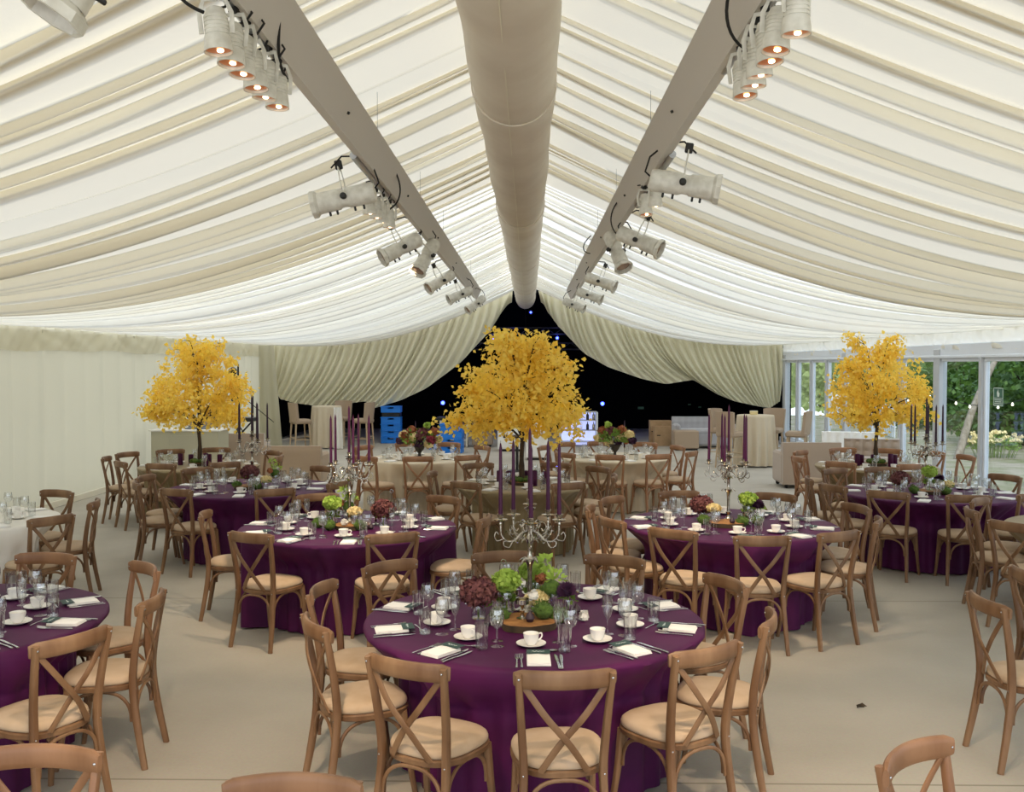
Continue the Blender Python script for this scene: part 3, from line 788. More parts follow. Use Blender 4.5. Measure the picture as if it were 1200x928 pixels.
def wine_t():
    return single(MB().lathe([(.034, 0), (.034, .002), (.010, .006), (.0045, .012), (.004, .085), (.012, .092), (.030, .110), (.037, .135), (.035, .165), (.031, .185), (.0302, .185), (.034, .164), (.0355, .135), (.028, .112), (.004, .096)], 16, cap=False), 'wine_glass', 'glass')
def flute_t():
    return single(MB().lathe([(.031, 0), (.031, .002), (.008, .006), (.004, .012), (.0038, .075), (.014, .090), (.024, .120), (.026, .160), (.024, .200), (.0233, .200), (.025, .160), (.0225, .122), (.003, .088)], 14, cap=False), 'champagne_glass', 'glass')
def saucer_t(): return single(MB().lathe([(.001, .002), (.040, .002), (.045, .004), (.073, .016), (.074, .018), (.046, .009), (.028, .007), (.001, .007)], 24, cap=False), 'saucer', 'china')
def cup_t():
    e = empty('coffee_cup'); MB().lathe([(.001, .002), (.022, .002), (.024, .008), (.034, .018), (.040, .058), (.0385, .058), (.032, .022), (.001, .012)], 20, cap=False).build('cup_bowl', 'china', e)
    MB().sweep(bez([(.036, 0, .048), (.058, 0, .050), (.062, 0, .034), (.048, 0, .020), (.034, 0, .022)], 4), .004, .0035, (0, 1, 0), n=6).build('handle', 'china', e)
    return remember(e)
FORK, KNIFE, SPOON, NAP, CARD, TUM, WINE, FLUTE, SAU, CUP = fork('dinner_fork'), knife('dinner_knife'), spoon('dessert_spoon'), napkin_t(), card_t(), tumbler_t(), wine_t(), flute_t(), saucer_t(), cup_t()
def setting(key, ang, full=2):
    """ang: direction from the table's middle to the guest; full 2 = cutlery and card, 1 = china and glass, 0 = few glasses"""
    cx, cy, R_, cl, ph = TB[key]; wh = clock(cx, cy, cx + math.cos(ang), cy + math.sin(ang), 'set' + key)
    rz = ang + PI / 2      # local -Y points outwards
    k = R_ / .915
    def put(t, x, r, what, cat, grp, z=0, turn=0):
        jx, jr = random.uniform(-.008, .008), random.uniform(-.01, .01)
        lx, ly = x + jx, -(r * k + jr); c, s_ = math.cos(rz), math.sin(rz)
        return place(t, (cx + c * lx - s_ * ly, cy + s_ * lx + c * ly, TZ + z), rz + turn + random.uniform(-.05, .05), '%s at %s of %s' % (what, wh, ph), '%s on the %s' % (grp, ph), cat)
    tw = random.uniform(-.15, .15)
    o = put(NAP, 0, .79, 'folded white napkin', 'napkin', 'folded napkins', turn=tw)
    if full == 2:
        c = place(CARD, o.location, o.rotation_euler.z, 'dark green card on napkin, at %s of %s' % (wh, ph), 'green cards on the ' + ph, 'card')
        put(FORK, -.105, .79, 'outer silver fork', 'fork', 'forks'); put(FORK, -.080, .785, 'inner silver fork', 'fork', 'forks')
        put(KNIFE, .105, .80, 'outer silver knife', 'knife', 'knives'); put(KNIFE, .080, .79, 'inner silver knife', 'knife', 'knives')
        put(SPOON, .02, .645, 'silver spoon', 'spoon', 'spoons', turn=random.uniform(-.3, .5))
    if full >= 1:
        put(FLUTE, .10, .48, 'champagne glass', 'glass', 'champagne glasses')
    o = put(SAU, -.03, .545, 'white saucer', 'saucer', 'saucers')
    t = place(CUP, (o.location.x, o.location.y, o.location.z + .007), o.rotation_euler.z + random.uniform(-.5, .5), 'white coffee cup at %s of %s' % (wh, ph), 'coffee cups on the ' + ph, 'cup')
    put(TUM, .12, .64, 'water tumbler', 'glass', 'tumblers'); put(WINE, .155 if full else .12, .555, 'wine glass', 'glass', 'wine glasses')
def settings(key, n, off, full, only=None):
    for i in range(n):
        a = math.radians(-90 + off + i * 360 / n)
        if only and not only(a): continue
        setting(key, a, full)
settings('T1', 10, 2, 2)
settings('T2', 10, 10, 2)
settings('T3', 10, -2, 2)
settings('T11', 10, 14, 2, lambda a: math.cos(a) > .25)
settings('T4', 10, 6, 1)
settings('T5', 10, 12, 1)
for key in ('T6', 'T7', 'T8', 'T9', 'T10'): settings(key, 8, 12, 0)
settings('T12', 8, 10, 0, lambda a: math.cos(a) > .3)

# ================================================================ centrepieces
def taper_t(m, h=.42):
    e = MB(); e.lathe([(.0115, 0), (.0125, .01), (.0085, h - .03), (.004, h - .006), (.0015, h)], 12); e.sweep([(0, 0, h - .002), (.001, 0, h + .012)], .001, n=5)
    return remember(e.build('taper_candle', m))
TAPER, TAPER_D = taper_t('candle'), taper_t('candle_dark')
ARMS = [-88, -16, 52, 124, 196]    # directions of the outer arms
CR = .17
def candelabra_t():
    e = empty('candelabra')
    MB().lathe([(.075, 0), (.078, .008), (.07, .014), (.055, .022), (.035, .03), (.022, .045), (.014, .07), (.020, .085), (.024, .095), (.014, .105), (.011, .15), (.013, .22), (.016, .26), (.024, .275), (.028, .29), (.016, .30), (.012, .32), (.014, .38), (.022, .395), (.030, .405), (.018, .42), (.013, .44), (.020, .47), (.026, .49), (.015, .505), (.011, .53), (.016, .56), (.03, .575), (.033, .582), (.012, .59), (.014, .60)], 20).build('stem', 'silver', e)
    d = MB()
    for zc, r0 in ((.29, .028), (.405, .030), (.49, .03)):     # collars of drooping leaves
        for j in range(8):
            t = 2 * PI * j / 8; c, s_ = math.cos(t), math.sin(t)
            d.sweep([(c * r0 * .6, s_ * r0 * .6, zc), (c * (r0 + .015), s_ * (r0 + .015), zc + .008), (c * (r0 + .03), s_ * (r0 + .03), zc - .004), (c * (r0 + .034), s_ * (r0 + .034), zc - .014)], [.008, .010, .007, .002], .002, (0, 0, 1), n=6)
    d.build('leaf_collar', 'silver', e)
    cup = [(.002, -.03), (.008, -.022), (.006, -.012), (.012, -.008), (.036, -.002), (.040, .004), (.034, .003), (.014, .003), (.012, .008), (.018, .022), (.020, .034), (.013, .034), (.012, .012), (.001, .012)]
    MB().lathe(cup, 16, (0, 0, .60), cap=False).build('candle_cup', 'silver', e)
    for a in ARMS:
        t = math.radians(a); c, s_ = math.cos(t), math.sin(t)
        L_ = lambda r, z, q=0: (c * r - s_ * q, s_ * r + c * q, z)
        m = MB(); m.sweep(bez([L_(.012, .455), L_(.05, .44), L_(.085, .405), L_(.13, .40), L_(.165, .435), L_(.17, .49)], 6), .0055, n=8)
        m.sweep(bez([L_(.03, .448), L_(.045, .49), L_(.075, .505), L_(.095, .48), L_(.08, .455), L_(.065, .468)], 5), .0038, n=6)
        m.sweep(bez([L_(.10, .40), L_(.12, .365), L_(.15, .375), L_(.15, .40), L_(.132, .398)], 5), .0035, n=6)
        m.sweep(bez([L_(.15, .415), L_(.19, .405), L_(.205, .43), L_(.195, .455), L_(.182, .44)], 5), .003, n=6)
        for q in (-1, 1): m.sweep(bez([L_(.09, .41), L_(.11, .43, q * .025), L_(.125, .455, q * .03), L_(.13, .44, q * .04)], 4), [.004] * 12 + [.002], .0015, (0, 0, 1), n=5)
        arm = m.build('arm', 'silver', e)
        MB().lathe(cup, 14, L_(.17, .52), cap=False).build('candle_cup', 'silver', arm)
    return remember(e)
CANDEL = candelabra_t()
cand_where = {'T1': 'purple', 'T2': '', 'T3': '', 'T4': '', 'T5': ''}
for key in ('T1', 'T2', 'T3', 'T4', 'T5'):
    cx, cy, R_, cl, ph = TB[key]; tp = TAPER_D if key in ('T4', 'T5') else TAPER
    ox, oy = {'T1': (-.02, .16)}.get(key, (0, .05)); x, y = cx + ox, cy + oy; rz = math.radians({'T1': 0, 'T2': 20, 'T3': -25, 'T4': 35, 'T5': 10}[key])
    place(CANDEL, (x, y, TZ + .0), rz, 'ornate silver candelabra standing on the ' + ph, 'silver candelabras on the purple tables', 'candelabra')
    place(tp, (x, y, TZ + .60 + .012), 0, 'tall %s taper in the raised middle cup, %s' % ('plum' if tp is TAPER else 'dark plum', ph), 'tapers of the ' + ph, 'candle')
    for a in ARMS:
        t = math.radians(a) + rz; px, py = x + .17 * math.cos(t), y + .17 * math.sin(t)
        place(tp, (px, py, TZ + .52 + .012), 0, '%s taper at %s on candelabra of %s' % ('plum' if tp is TAPER else 'dark plum', clock(x, y, px, py, 'cand' + key), ph), 'tapers of the ' + ph, 'candle')

def petals(c, r, n, size, sz=.8, ball=True):
    """a round head made of many small petals"""
    m = MB(); c = Vector(c)
    if ball: m.sphere(c, r * .78, 10, 6, sz)
    for i in range(n):
        zz = 1 - 2 * (i + .5) / n; th = i * 2.39996; rr = math.sqrt(1 - zz * zz)
        d = Vector((rr * math.cos(th), rr * math.sin(th), zz * sz)); p = c + d * r * random.uniform(.78, 1.16)
        d2 = (d + Vector([random.uniform(-1.1, 1.1) for _ in range(3)])).normalized(); u = d2.orthogonal().normalized(); w = d2.cross(u); s_ = size * random.uniform(.7, 1.2)
        m.add([p + u * s_, p + w * s_ + d2 * s_ * .3, p - u * s_, p - w * s_ + d2 * s_ * .3, p + d2 * s_ * .5 * 0], [(0, 1, 2, 3)])
    return m
def dahlia(c, r):
    m = MB(); c = Vector(c); m.sphere(c, r * .5, 8, 5)
    for i in range(80):
        zz = 1 - 1.5 * (i + .5) / 80; th = i * 2.39996; rr = math.sqrt(max(0, 1 - zz * zz)); d = Vector((rr * math.cos(th), rr * math.sin(th), zz)).normalized()
        u = d.orthogonal().normalized(); w = d.cross(u); p = c + d * r * .45; q = c + d * r
        m.add([p - w * r * .12, (p + q) / 2 - w * r * .16 + u * .0, q, (p + q) / 2 + w * r * .16, p + w * r * .12], [(0, 1, 2, 3, 4)])
    return m
def leaves(mb, c, n, spread, size, up=.5):
    c = Vector(c)
    for i in range(n):
        d = Vector([random.gauss(0, 1) for _ in range(3)]).normalized(); d.z = abs(d.z) * up; p = c + d * spread * random.uniform(.4, 1)
        d = (d + Vector([random.uniform(-.4, .4) for _ in range(3)])).normalized(); w = d.orthogonal().normalized(); nn = d.cross(w); s_ = size * random.uniform(.7, 1.3)
        mb.add([p, p + d * s_ * .5 + w * s_ * .28 + nn * .1 * s_, p + d * s_, p + d * s_ * .5 - w * s_ * .28 + nn * .1 * s_], [(0, 1, 2, 3)])
    return mb
def jar(h, r): return MB().lathe([(.001, .002), (r * .9, .002), (r, .008), (r, h * .9), (r * .92, h), (r * .88, h), (r * .95, h * .88), (r * .94, .01), (.001, .009)], 20, cap=False)
# single arrangements, each a jar with flowers
def arr(kind):
    e = empty('flower_jar'); random.seed(hash(kind) % 1000 if False else sum(map(ord, kind)))
    if kind == 'wine':
        jar(.09, .04).build('jar', 'glass', e); MB().sweep([(0, 0, .01), (0, 0, .10)], .006).build('stem', 'leafgreen', e)
        petals((0, 0, .15), .092, 900, .0125, .75).build('bloom', 'bloom_wine', e, flat_angle=False); leaves(MB(), (0, 0, .09), 26, .06, .05, .6).build('leaf', 'leafgreen', e)
    if kind == 'green':
        jar(.14, .045).build('jar', 'glass', e); MB().sweep([(0, 0, .01), (.01, 0, .15)], .005).build('stem', 'leafgreen', e)
        petals((0, 0, .20), .07, 460, .015, .7).build('bloom', 'bloom_green', e, flat_angle=False); leaves(MB(), (0, 0, .08), 50, .045, .04, 1).build('leaf', 'leafgreen', e)
    if kind == 'tall':
        jar(.16, .05).build('jar', 'glass', e); MB().sphere((0, 0, .15), .055, 12, 8, .9, .06).build('moss_ball', 'moss', e)
        m = MB(); m.sweep(bez([(0, 0, .16), (-.02, .01, .24), (-.04, 0, .30)], 5), .003, n=5); leaves(m, (-.04, 0, .29), 30, .03, .035, 1); leaves(m, (.03, 0, .2), 30, .05, .035, 1); leaves(m, (-.02, 0, .24), 22, .03, .03, 1); m.build('sprig', 'bloom_green', e)
        petals((-.08, -.0, .19), .03, 40, .014).build('bloom', 'bloom_rust', e)
    if kind == 'dahlia':
        jar(.11, .035).build('jar', 'glass', e); MB().sweep([(0, 0, .01), (0, 0, .13)], .004).build('stem', 'leafgreen', e); dahlia((0, -.01, .15), .06).build('bloom', 'bloom_purple', e, flat_angle=False)
        leaves(MB(), (0, 0, .11), 16, .05, .04, .5).build('leaf', 'leafgreen', e)
    if kind == 'cream':
        jar(.08, .035).build('jar', 'glass', e); petals((0, 0, .105), .055, 300, .012, .6).build('bloom', 'bloom_cream', e, flat_angle=False); leaves(MB(), (0, 0, .08), 20, .05, .04, .3).build('leaf', 'leafgreen', e)
    return remember(e)
ARR = {k: arr(k) for k in ('wine', 'green', 'tall', 'dahlia', 'cream')}
mm = MB(); mm.sphere((0, 0, .045), .052, 14, 10, .85, .05); leaves(mm, (0, 0, .045), 160, .053, .014, 1); MOSS = remember(mm.build('moss_ball', 'moss', flat_angle=False))
SLICE = empty('wood_slice'); mb = MB(); n = 40; ringp = [1 + .05 * math.sin(3 * t) + .03 * math.sin(7 * t + 1) for t in np.linspace(0, 2 * PI, n, endpoint=False)]
mb.v = [(.15 * q * ringp[j] * math.cos(2 * PI * j / n), .15 * q * ringp[j] * math.sin(2 * PI * j / n), z) for q, z in ((1, 0), (1, .035)) for j in range(n)]
mb.f = [(j, (j + 1) % n, n + (j + 1) % n, n + j) for j in range(n)]; mb.build('bark_edge', 'bark', SLICE)
mb = MB(); mb.v = [(.149 * ringp[j] * math.cos(2 * PI * j / n), .149 * ringp[j] * math.sin(2 * PI * j / n), .0355) for j in range(n)]; mb.f = [tuple(range(n))]; mb.build('cut_face', 'slice', SLICE); remember(SLICE)
FIG = remember(MB().lathe([(.001, 0), (.018, .004), (.026, .02), (.02, .038), (.006, .052), (.003, .06)], 12).build('fig', 'fig'))
TEA = empty('tealight_holder'); MB().lathe([(.03, 0), (.032, .003), (.012, .01), (.008, .03), (.016, .045), (.008, .055), (.012, .07), (.036, .08), (.036, .105), (.034, .105), (.033, .084), (.002, .08)], 16, cap=False).build('holder', 'silver', TEA)
MB().lathe([(.022, .081), (.022, .095), (.001, .094)], 14).build('wax', 'bloom_cream', TEA); remember(TEA)
WHITE = remember(petals((0, 0, .028), .022, 30, .016, 1).build('white_blossom', 'bloom_white'))
RING = empty('number_stand'); MB().lathe([(.03, 0), (.03, .004), (.004, .008)], 16).build('foot', 'steel', RING); MB().sweep([(0, 0, .005), (0, 0, .25)], .0022, n=6).build('rod', 'steel', RING)
MB().sweep([(.014 * math.cos(t), 0, .264 + .014 * math.sin(t)) for t in np.linspace(0, 2 * PI, 20, endpoint=False)], .002, n=6, closed=True).build('clip_ring', 'steel', RING); remember(RING)
GR = 'centrepiece pieces on the '
def deco(key, items):
    cx, cy, R_, cl, ph = TB[key]
    for t, x, y, z, lab, cat in items: place(t, (cx + x, cy + y, TZ + z), random.uniform(-2, 2) if t is not RING else 0, lab + ', ' + ph, GR + ph, cat)
deco('T1', [(SLICE, -.03, -.17, 0, 'rough wood slice under the flowers', 'wood slice'), (ARR['wine'], -.30, -.03, 0, 'jar with a large burgundy hydrangea head', 'flowers'),
    (ARR['green'], -.15, .02, 0, 'jar with a lime green hydrangea head', 'flowers'), (ARR['tall'], .10, .06, 0, 'tall jar with moss and lime leafy sprigs', 'flowers'),
    (ARR['dahlia'], .19, -.02, 0, 'jar with a dark purple dahlia', 'flowers'), (MOSS, .05, -.16, .036, 'green moss ball on the wood slice', 'moss'), (MOSS, -.18, -.13, 0, 'green moss ball beside the burgundy head', 'moss'), (MOSS, .13, -.12, .0, 'green moss ball below the dahlia', 'moss'),
    (FIG, -.24, -.16, 0, 'dark fig by the burgundy head', 'fig'), (FIG, -.02, -.22, .036, 'dark fig on the wood slice', 'fig'), (FIG, .24, .1, 0, 'dark fig beyond the dahlia', 'fig'),
    (TEA, -.06, -.15, .036, 'silver tealight holder on the wood slice', 'tealight'), (TEA, -.12, .17, 0, 'silver tealight holder behind the green hydrangea', 'tealight'), (WHITE, -.0, -.1, .12, 'small white blossom above the wood slice', 'flower'),
    (ARR['cream'], .02, .02, .0, 'jar with a small cream bloom behind the wood slice', 'flowers'), (ARR['green'], .0, .28, 0, 'jar with lime hydrangea behind the candelabra foot', 'flowers'), (WHITE, .27, -.06, .0, 'small white blossom lying by the dahlia jar', 'flower'), (RING, -.17, .22, 0, 'slim silver table number stand with open ring', 'number stand')])
deco('T2', [(SLICE, .05, -.1, 0, 'rough wood slice under the flowers', 'wood slice'), (ARR['wine'], .30, .0, 0, 'jar with a burgundy hydrangea head', 'flowers'), (ARR['green'], -.14, .0, 0, 'jar with lime hydrangea and sprigs', 'flowers'),
    (ARR['tall'], -.02, .12, 0, 'tall jar with moss and leafy sprigs', 'flowers'), (ARR['cream'], .07, -.08, .036, 'jar with a pale yellow bloom', 'flowers'), (MOSS, -.12, -.22, 0, 'moss ball near the candelabra foot', 'moss'), (MOSS, -.24, -.1, 0, 'moss ball beside the lime jar', 'moss'),
    (MOSS, .14, -.22, .0, 'moss ball in front of the yellow bloom', 'moss'), (FIG, .22, -.17, 0, 'dark fig', 'fig'), (TEA, .22, .1, 0, 'silver tealight holder', 'tealight'), (WHITE, .0, -.2, .036, 'small white blossom', 'flower'), (RING, .33, .3, 0, 'slim silver number stand', 'number stand')])
deco('T3', [(SLICE, -.05, -.12, 0, 'rough wood slice under the flowers', 'wood slice'), (ARR['wine'], -.22, .12, 0, 'jar with a burgundy hydrangea head', 'flowers'), (ARR['cream'], -.14, -.04, .036, 'jar with a pale yellow hydrangea', 'flowers'),
    (ARR['dahlia'], .26, .08, 0, 'jar with a dark dahlia', 'flowers'), (ARR['green'], .19, .12, 0, 'jar with a lime hydrangea', 'flowers'), (MOSS, .08, -.16, .0, 'moss ball in front of the candelabra', 'moss'), (MOSS, .22, -.1, 0, 'moss ball under the dahlia', 'moss'), (MOSS, -.24, -.08, 0, 'moss ball beside the yellow bloom', 'moss'),
    (TEA, .14, -.05, 0, 'silver tealight holder', 'tealight'), (FIG, -.02, -.22, .036, 'dark fig on the wood slice', 'fig')])
deco('T4', [(SLICE, .0, -.1, 0, 'rough wood slice under the flowers', 'wood slice'), (ARR['wine'], .02, -.12, .036, 'jar with a burgundy hydrangea head', 'flowers'), (ARR['tall'], .26, .05, 0, 'tall jar with moss and sprigs', 'flowers'), (ARR['cream'], .2, -.12, 0, 'jar with a cream bloom', 'flowers'),
    (MOSS, -.12, -.14, 0, 'moss ball by the burgundy head', 'moss'), (MOSS, .12, -.2, .0, 'moss ball by the cream bloom', 'moss')])
deco('T5', [(SLICE, .0, -.1, 0, 'rough wood slice under the flowers', 'wood slice'), (ARR['dahlia'], .14, .02, .0, 'jar with a dark dahlia', 'flowers'), (ARR['cream'], .16, -.14, 0, 'jar with a pale yellow bloom', 'flowers'), (ARR['wine'], -.3, -.02, 0, 'jar with a burgundy hydrangea head', 'flowers'),
    (ARR['green'], -.02, -.1, .036, 'jar with a lime hydrangea', 'flowers'), (MOSS, .1, -.24, 0, 'moss ball in front of the yellow bloom', 'moss'), (MOSS, -.2, -.14, 0, 'moss ball by the burgundy head', 'moss')])

# urn flowers on the two cream tables
def urn_t():
    e = empty('urn_arrangement'); MB().lathe([(.05, 0), (.05, .01), (.02, .03), (.018, .06), (.05, .10), (.075, .15), (.08, .16), (.07, .16), (.001, .12)], 20, cap=False).build('urn', 'urn', e)
    random.seed(5); fo = MB(); leaves(fo, (0, 0, .2), 150, .25, .065, .6); fo.build('foliage', 'leafgreen', e)
    sp_ = [((-.2, .0, .30), .05, 'bloom_cream'), ((-.05, -.08, .27), .06, 'bloom_cream'), ((.06, -.02, .33), .07, 'bloom_wine'), ((.20, -.02, .34), .05, 'bloom_rust'), ((.0, -.1, .20), .05, 'bloom_purple'), ((-.14, -.06, .22), .045, 'bloom_rust'), ((.16, -.1, .24), .055, 'bloom_red'), ((.25, .02, .24), .04, 'bloom_cream'), ((-.25, .0, .22), .04, 'bloom_purple'), ((-.1, .02, .36), .05, 'bloom_rust'), ((.12, -.08, .18), .05, 'bloom_cream'), ((.02, -.12, .28), .05, 'bloom_wine'), ((-.18, -.1, .3), .035, 'bloom_rust'), ((.1, .0, .42), .035, 'bloom_green')]
    for c, r, m_ in sp_: petals(c, r, 70, .024).build('bloom', m_, e, flat_angle=False)
    return remember(e)
URN = urn_t()
random.seed(11)
STK = empty('candle_stick'); MB().lathe([(.03, 0), (.03, .006), (.006, .012), (.005, .10), (.014, .11), (.012, .12)], 12).build('stick', 'silver', STK); remember(STK)
for key in ('T9', 'T10'):
    cx, cy, R_, cl, ph = TB[key]; place(URN, (cx - .03, cy, TZ), 0 if key == 'T9' else 2.6, 'dark urn with mixed autumn flowers on the ' + ph, 'urns on the cream tables', 'flowers', scale=1.15)
    for sx, w in ((-.12, 'wall-side'), (.14, 'window-side')):
        place(STK, (cx + sx, cy + .28, TZ), 0, '%s slim candlestick behind the urn, %s' % (w, ph), 'candlesticks on the cream tables', 'candlestick')
        place(TAPER_D, (cx + sx, cy + .28, TZ + .115), 0, '%s dark taper behind the urn, %s' % (w, ph), 'tapers on the cream tables', 'candle')

# ================================================================ golden trees on the taupe tables
def gold_tree(seed, nl=4200):
    """one tabletop tree: straight trunk, branches fanning into an umbrella crown"""
    r = random.Random(seed); e = empty('golden_tree')
    w = MB(); w.sweep(bez([(0, 0, .0), (.01, .0, .25), (-.01, .005, .5), (0, 0, .62)], 4), [.036] * 4 + [.028] * 5 + [.024] * 4, n=10)
    w.build('trunk', 'bark', e)
    br = MB(); tips = []
    for i in range(13):
        az = 2 * PI * i / 13 + r.uniform(-.2, .2); rad = r.uniform(.55, .80); top = r.choice([.72, .8, .95, 1.1, 1.35, 1.6]); rad *= (1.0 if top < 1.2 else .55)
        if i % 4 == 3: rad *= .35; top = 1.6 + r.uniform(0, .2)
        c, s_ = math.cos(az), math.sin(az)
        p = [Vector((c * .01, s_ * .01, .50 + r.uniform(0, .1))), Vector((c * rad * .3, s_ * rad * .3, .62 + (top - .62) * .45)), Vector((c * rad * .7, s_ * rad * .7, .62 + (top - .62) * .85)), Vector((c * rad, s_ * rad, top - .05))]
        pts = bez(p, 5); k = len(pts); br.sweep(pts, [.014 * (1 - .8 * j / k) for j in range(k)], n=6)
        for q in range(7):
            j = r.randint(int(k * .3), k - 1); b = pts[j]; d = Vector((c + r.uniform(-1.1, 1.1), s_ + r.uniform(-1.1, 1.1), r.uniform(-.35, .9))).normalized() * r.uniform(.14, .30)
            sub = bez([b, b + d * .5 + Vector((0, 0, .02)), b + d], 3); br.sweep(sub, [.005 - .0006 * t for t in range(len(sub))], n=5); tips.append((b + d * .6, d)); tips.append((b + d, d))
        tips.append((p[-1], p[-1] - p[-2]))
    br.build('branches', 'bark', e)
    for i in range(210):     # fill the dome between the branch ends
        az = r.uniform(0, 2 * PI); ph = r.uniform(-.3, 1) if r.random() < .6 else r.uniform(-.42, .3); rr = r.uniform(.45, 1) ** .6
        x = .76 * rr * math.cos(az) * math.cos(ph * PI / 2 * .9); y = .76 * rr * math.sin(az) * math.cos(ph * PI / 2 * .9); z = .84 + (.86 if ph > 0 else .62) * rr * math.sin(ph * PI / 2)
        tips.append((Vector((x, y, z)), Vector((x, y, .3))))
    lf = MB(); V = []; Fc = []
    for i in range(nl):
        b, d = r.choice(tips); p = b + Vector((r.gauss(0, .055), r.gauss(0, .055), r.gauss(0, .045)))
        ax = (Vector((r.gauss(0, 1), r.gauss(0, 1), r.gauss(-.3, .8)))).normalized(); u = ax.orthogonal().normalized(); u.rotate(Matrix.Rotation(r.uniform(0, 6.28), 3, ax)); nn = ax.cross(u); s_ = r.uniform(.042, .068)
        b0 = len(V)
        V += [p, p + ax * s_ * .35 + u * s_ * .46 + nn * s_ * .12, p + ax * s_ * .75 + u * s_ * .25, p + ax * s_ * 1.1, p + ax * s_ * .75 - u * s_ * .25, p + ax * s_ * .35 - u * s_ * .46 + nn * s_ * .12]
        Fc += [(b0, b0 + 1, b0 + 2, b0 + 3), (b0, b0 + 3, b0 + 4, b0 + 5)]
    lf.add(V, Fc); lf.build('crown', 'yellow', e, smooth=False)
    remember(e); return e
for key, sd, sc, mid, nl in (('T6', 3, 1.0, 'hall middle', 7000), ('T7', 11, .98, 'wall side', 6200), ('T8', 23, .97, 'window side', 6200)):
    cx, cy, R_, cl, ph = TB[key]
    t = gold_tree(sd, nl); place(t, (cx, cy, TZ + .03), {'T6': 2.4, 'T7': .9, 'T8': 3.6}[key], 'golden-leaved small tree standing on the ' + ph, 'golden trees on the taupe tables', 'tree', scale=((.95 if key == 'T6' else .88) * sc, (.95 if key == 'T6' else .88) * sc, 1.0 * sc))
    place(SLICE, (cx, cy, TZ), 0, 'wood slice under the golden tree, ' + ph, 'wood slices under golden trees', 'wood slice')
    mo = MB(); random.seed(sd)
    for j in range(7):
        a = j * .9; mo.sphere((cx + .09 * math.cos(a), cy + .09 * math.sin(a), TZ + .06), .045, 10, 7, .7, .08)
    tag(mo.build('moss_mound', 'moss', flat_angle=False), 'green moss around the golden trunk, ' + ph, 'moss', kind='stuff')
PIL = remember(MB().lathe([(.033, 0), (.035, .004), (.035, .155), (.03, .16), (.026, .152), (.001, .15)], 18).build('pillar_candle', 'candle'))
for key in ('T6', 'T7', 'T8'):
    cx, cy, R_, cl, ph = TB[key]
    for j, (x, y, s_) in enumerate([(-.26, -.02, 1), (-.16, .12, .85), (.14, -.16, 1.1), (.27, .04, .9), (.05, .25, .8)]):
        place(PIL, (cx + x, cy + y, TZ), 0, 'purple pillar candle at %s of the golden trunk, %s' % (clock(cx, cy, cx + x, cy + y, 'pil' + key), ph), 'pillar candles, ' + ph, 'candle', scale=(1, 1, s_))
# ================================================================ back of the hall
def span(u0, u1, v0, v1, y):
    """x range, z range seen between photo columns and rows at distance y"""
    a, b = atd(u0, v1, y), atd(u1, v0, y); return a.x, b.x, a.z, b.z
def crate_t():
    e = empty('plastic_crate'); m = MB()
    for sx in (-1, 1): m.box((sx * .26, 0, .09), (.014, .36, .17), bev=.004)
    for sy in (-1, 1):
        m.box((0, sy * .175, .055), (.52, .014, .10), bev=.004); m.box((0, sy * .175, .165), (.52, .02, .03), bev=.005)
        for sx in (-1, 1): m.box((sx * .17, sy * .175, .13), (.18, .014, .06), bev=.003)
    m.box((0, 0, .008), (.52, .36, .012), bev=.003)
    m.build('crate_body', 'crate', e)
    MB().box((0, 0, .1655), (.55, .39, .012), bev=.004).box((0, -.19, .16), (.56, .012, .02), bev=.003).build('rim', 'crate', e)
    return remember(e)
CRATE = crate_t()
bc = at(459, 519, 0)
for i, w in enumerate(['bottom', 'second from bottom', 'third from bottom', 'fourth from bottom']):
    place(CRATE, (bc.x, bc.y, i * .18), 0, 'blue plastic crate, %s of the tall stack by the stage' % w, 'stacked blue crates', 'crate')
bb = MB(); bb.box((0, 0, .055), (.50, .34, .11), bev=.01); bb.box((0, -.17, .08), (.2, .02, .03), bev=.004); bb.build('crate_placeholder', 'black')
o = bpy.data.objects['crate_placeholder']; o.name = 'black_tray'; o.location = (bc.x, bc.y, .722); tag(o, 'black tray between the blue crates of the tall stack', 'tray')
place(CRATE, (bc.x, bc.y, .835), 0, 'blue plastic crate, topmost of the tall stack by the stage', 'stacked blue crates', 'crate')
p = at(515, 526, 0)
for i in range(2): place(CRATE, (p.x, p.y, i * .18), .1, 'blue plastic crate, %s of the low stack by the flower urn' % ['lower', 'upper'][i], 'stacked blue crates', 'crate')
p = at(530, 530, 0)
for i in range(4): place(CRATE, (p.x, p.y - .1, i * .18), -.1, 'blue plastic crate, %s of the four beside the trolley' % ['lowest', 'second', 'third', 'top'][i], 'stacked blue crates', 'crate')

# serving trolley with dark top
x0, x1, z0, z1 = span(517, 543, 487, 524, 25.6); e = empty('serving_trolley', ((x0 + x1) / 2 + .05, 25.6, 0)); tag(e, 'cream-framed serving trolley with dark top beside the blue crates', 'trolley')
w = x1 - x0 + .1; MB().box((0, 0, .74), (w + .2, .5, .08), bev=.01).build('trolley_top', 'black', e)
for a in (-1, 1):
    for b in (-1, 1): MB().sweep([(a * w / 2, b * .22, .70), (a * w / 2, b * .22, .02)], .022, n=8).build('leg', 'trim', e)
MB().box((0, 0, .18), (w, .44, .02)).build('shelf', 'trim', e)
MB().sweep([(-w / 2, -.23, .66), (w * .3, -.23, .38)], .016, n=6).sweep([(-w / 2, -.23, .42), (w * .3, -.23, .66)], .016, n=6).build('brace', 'trim', e)

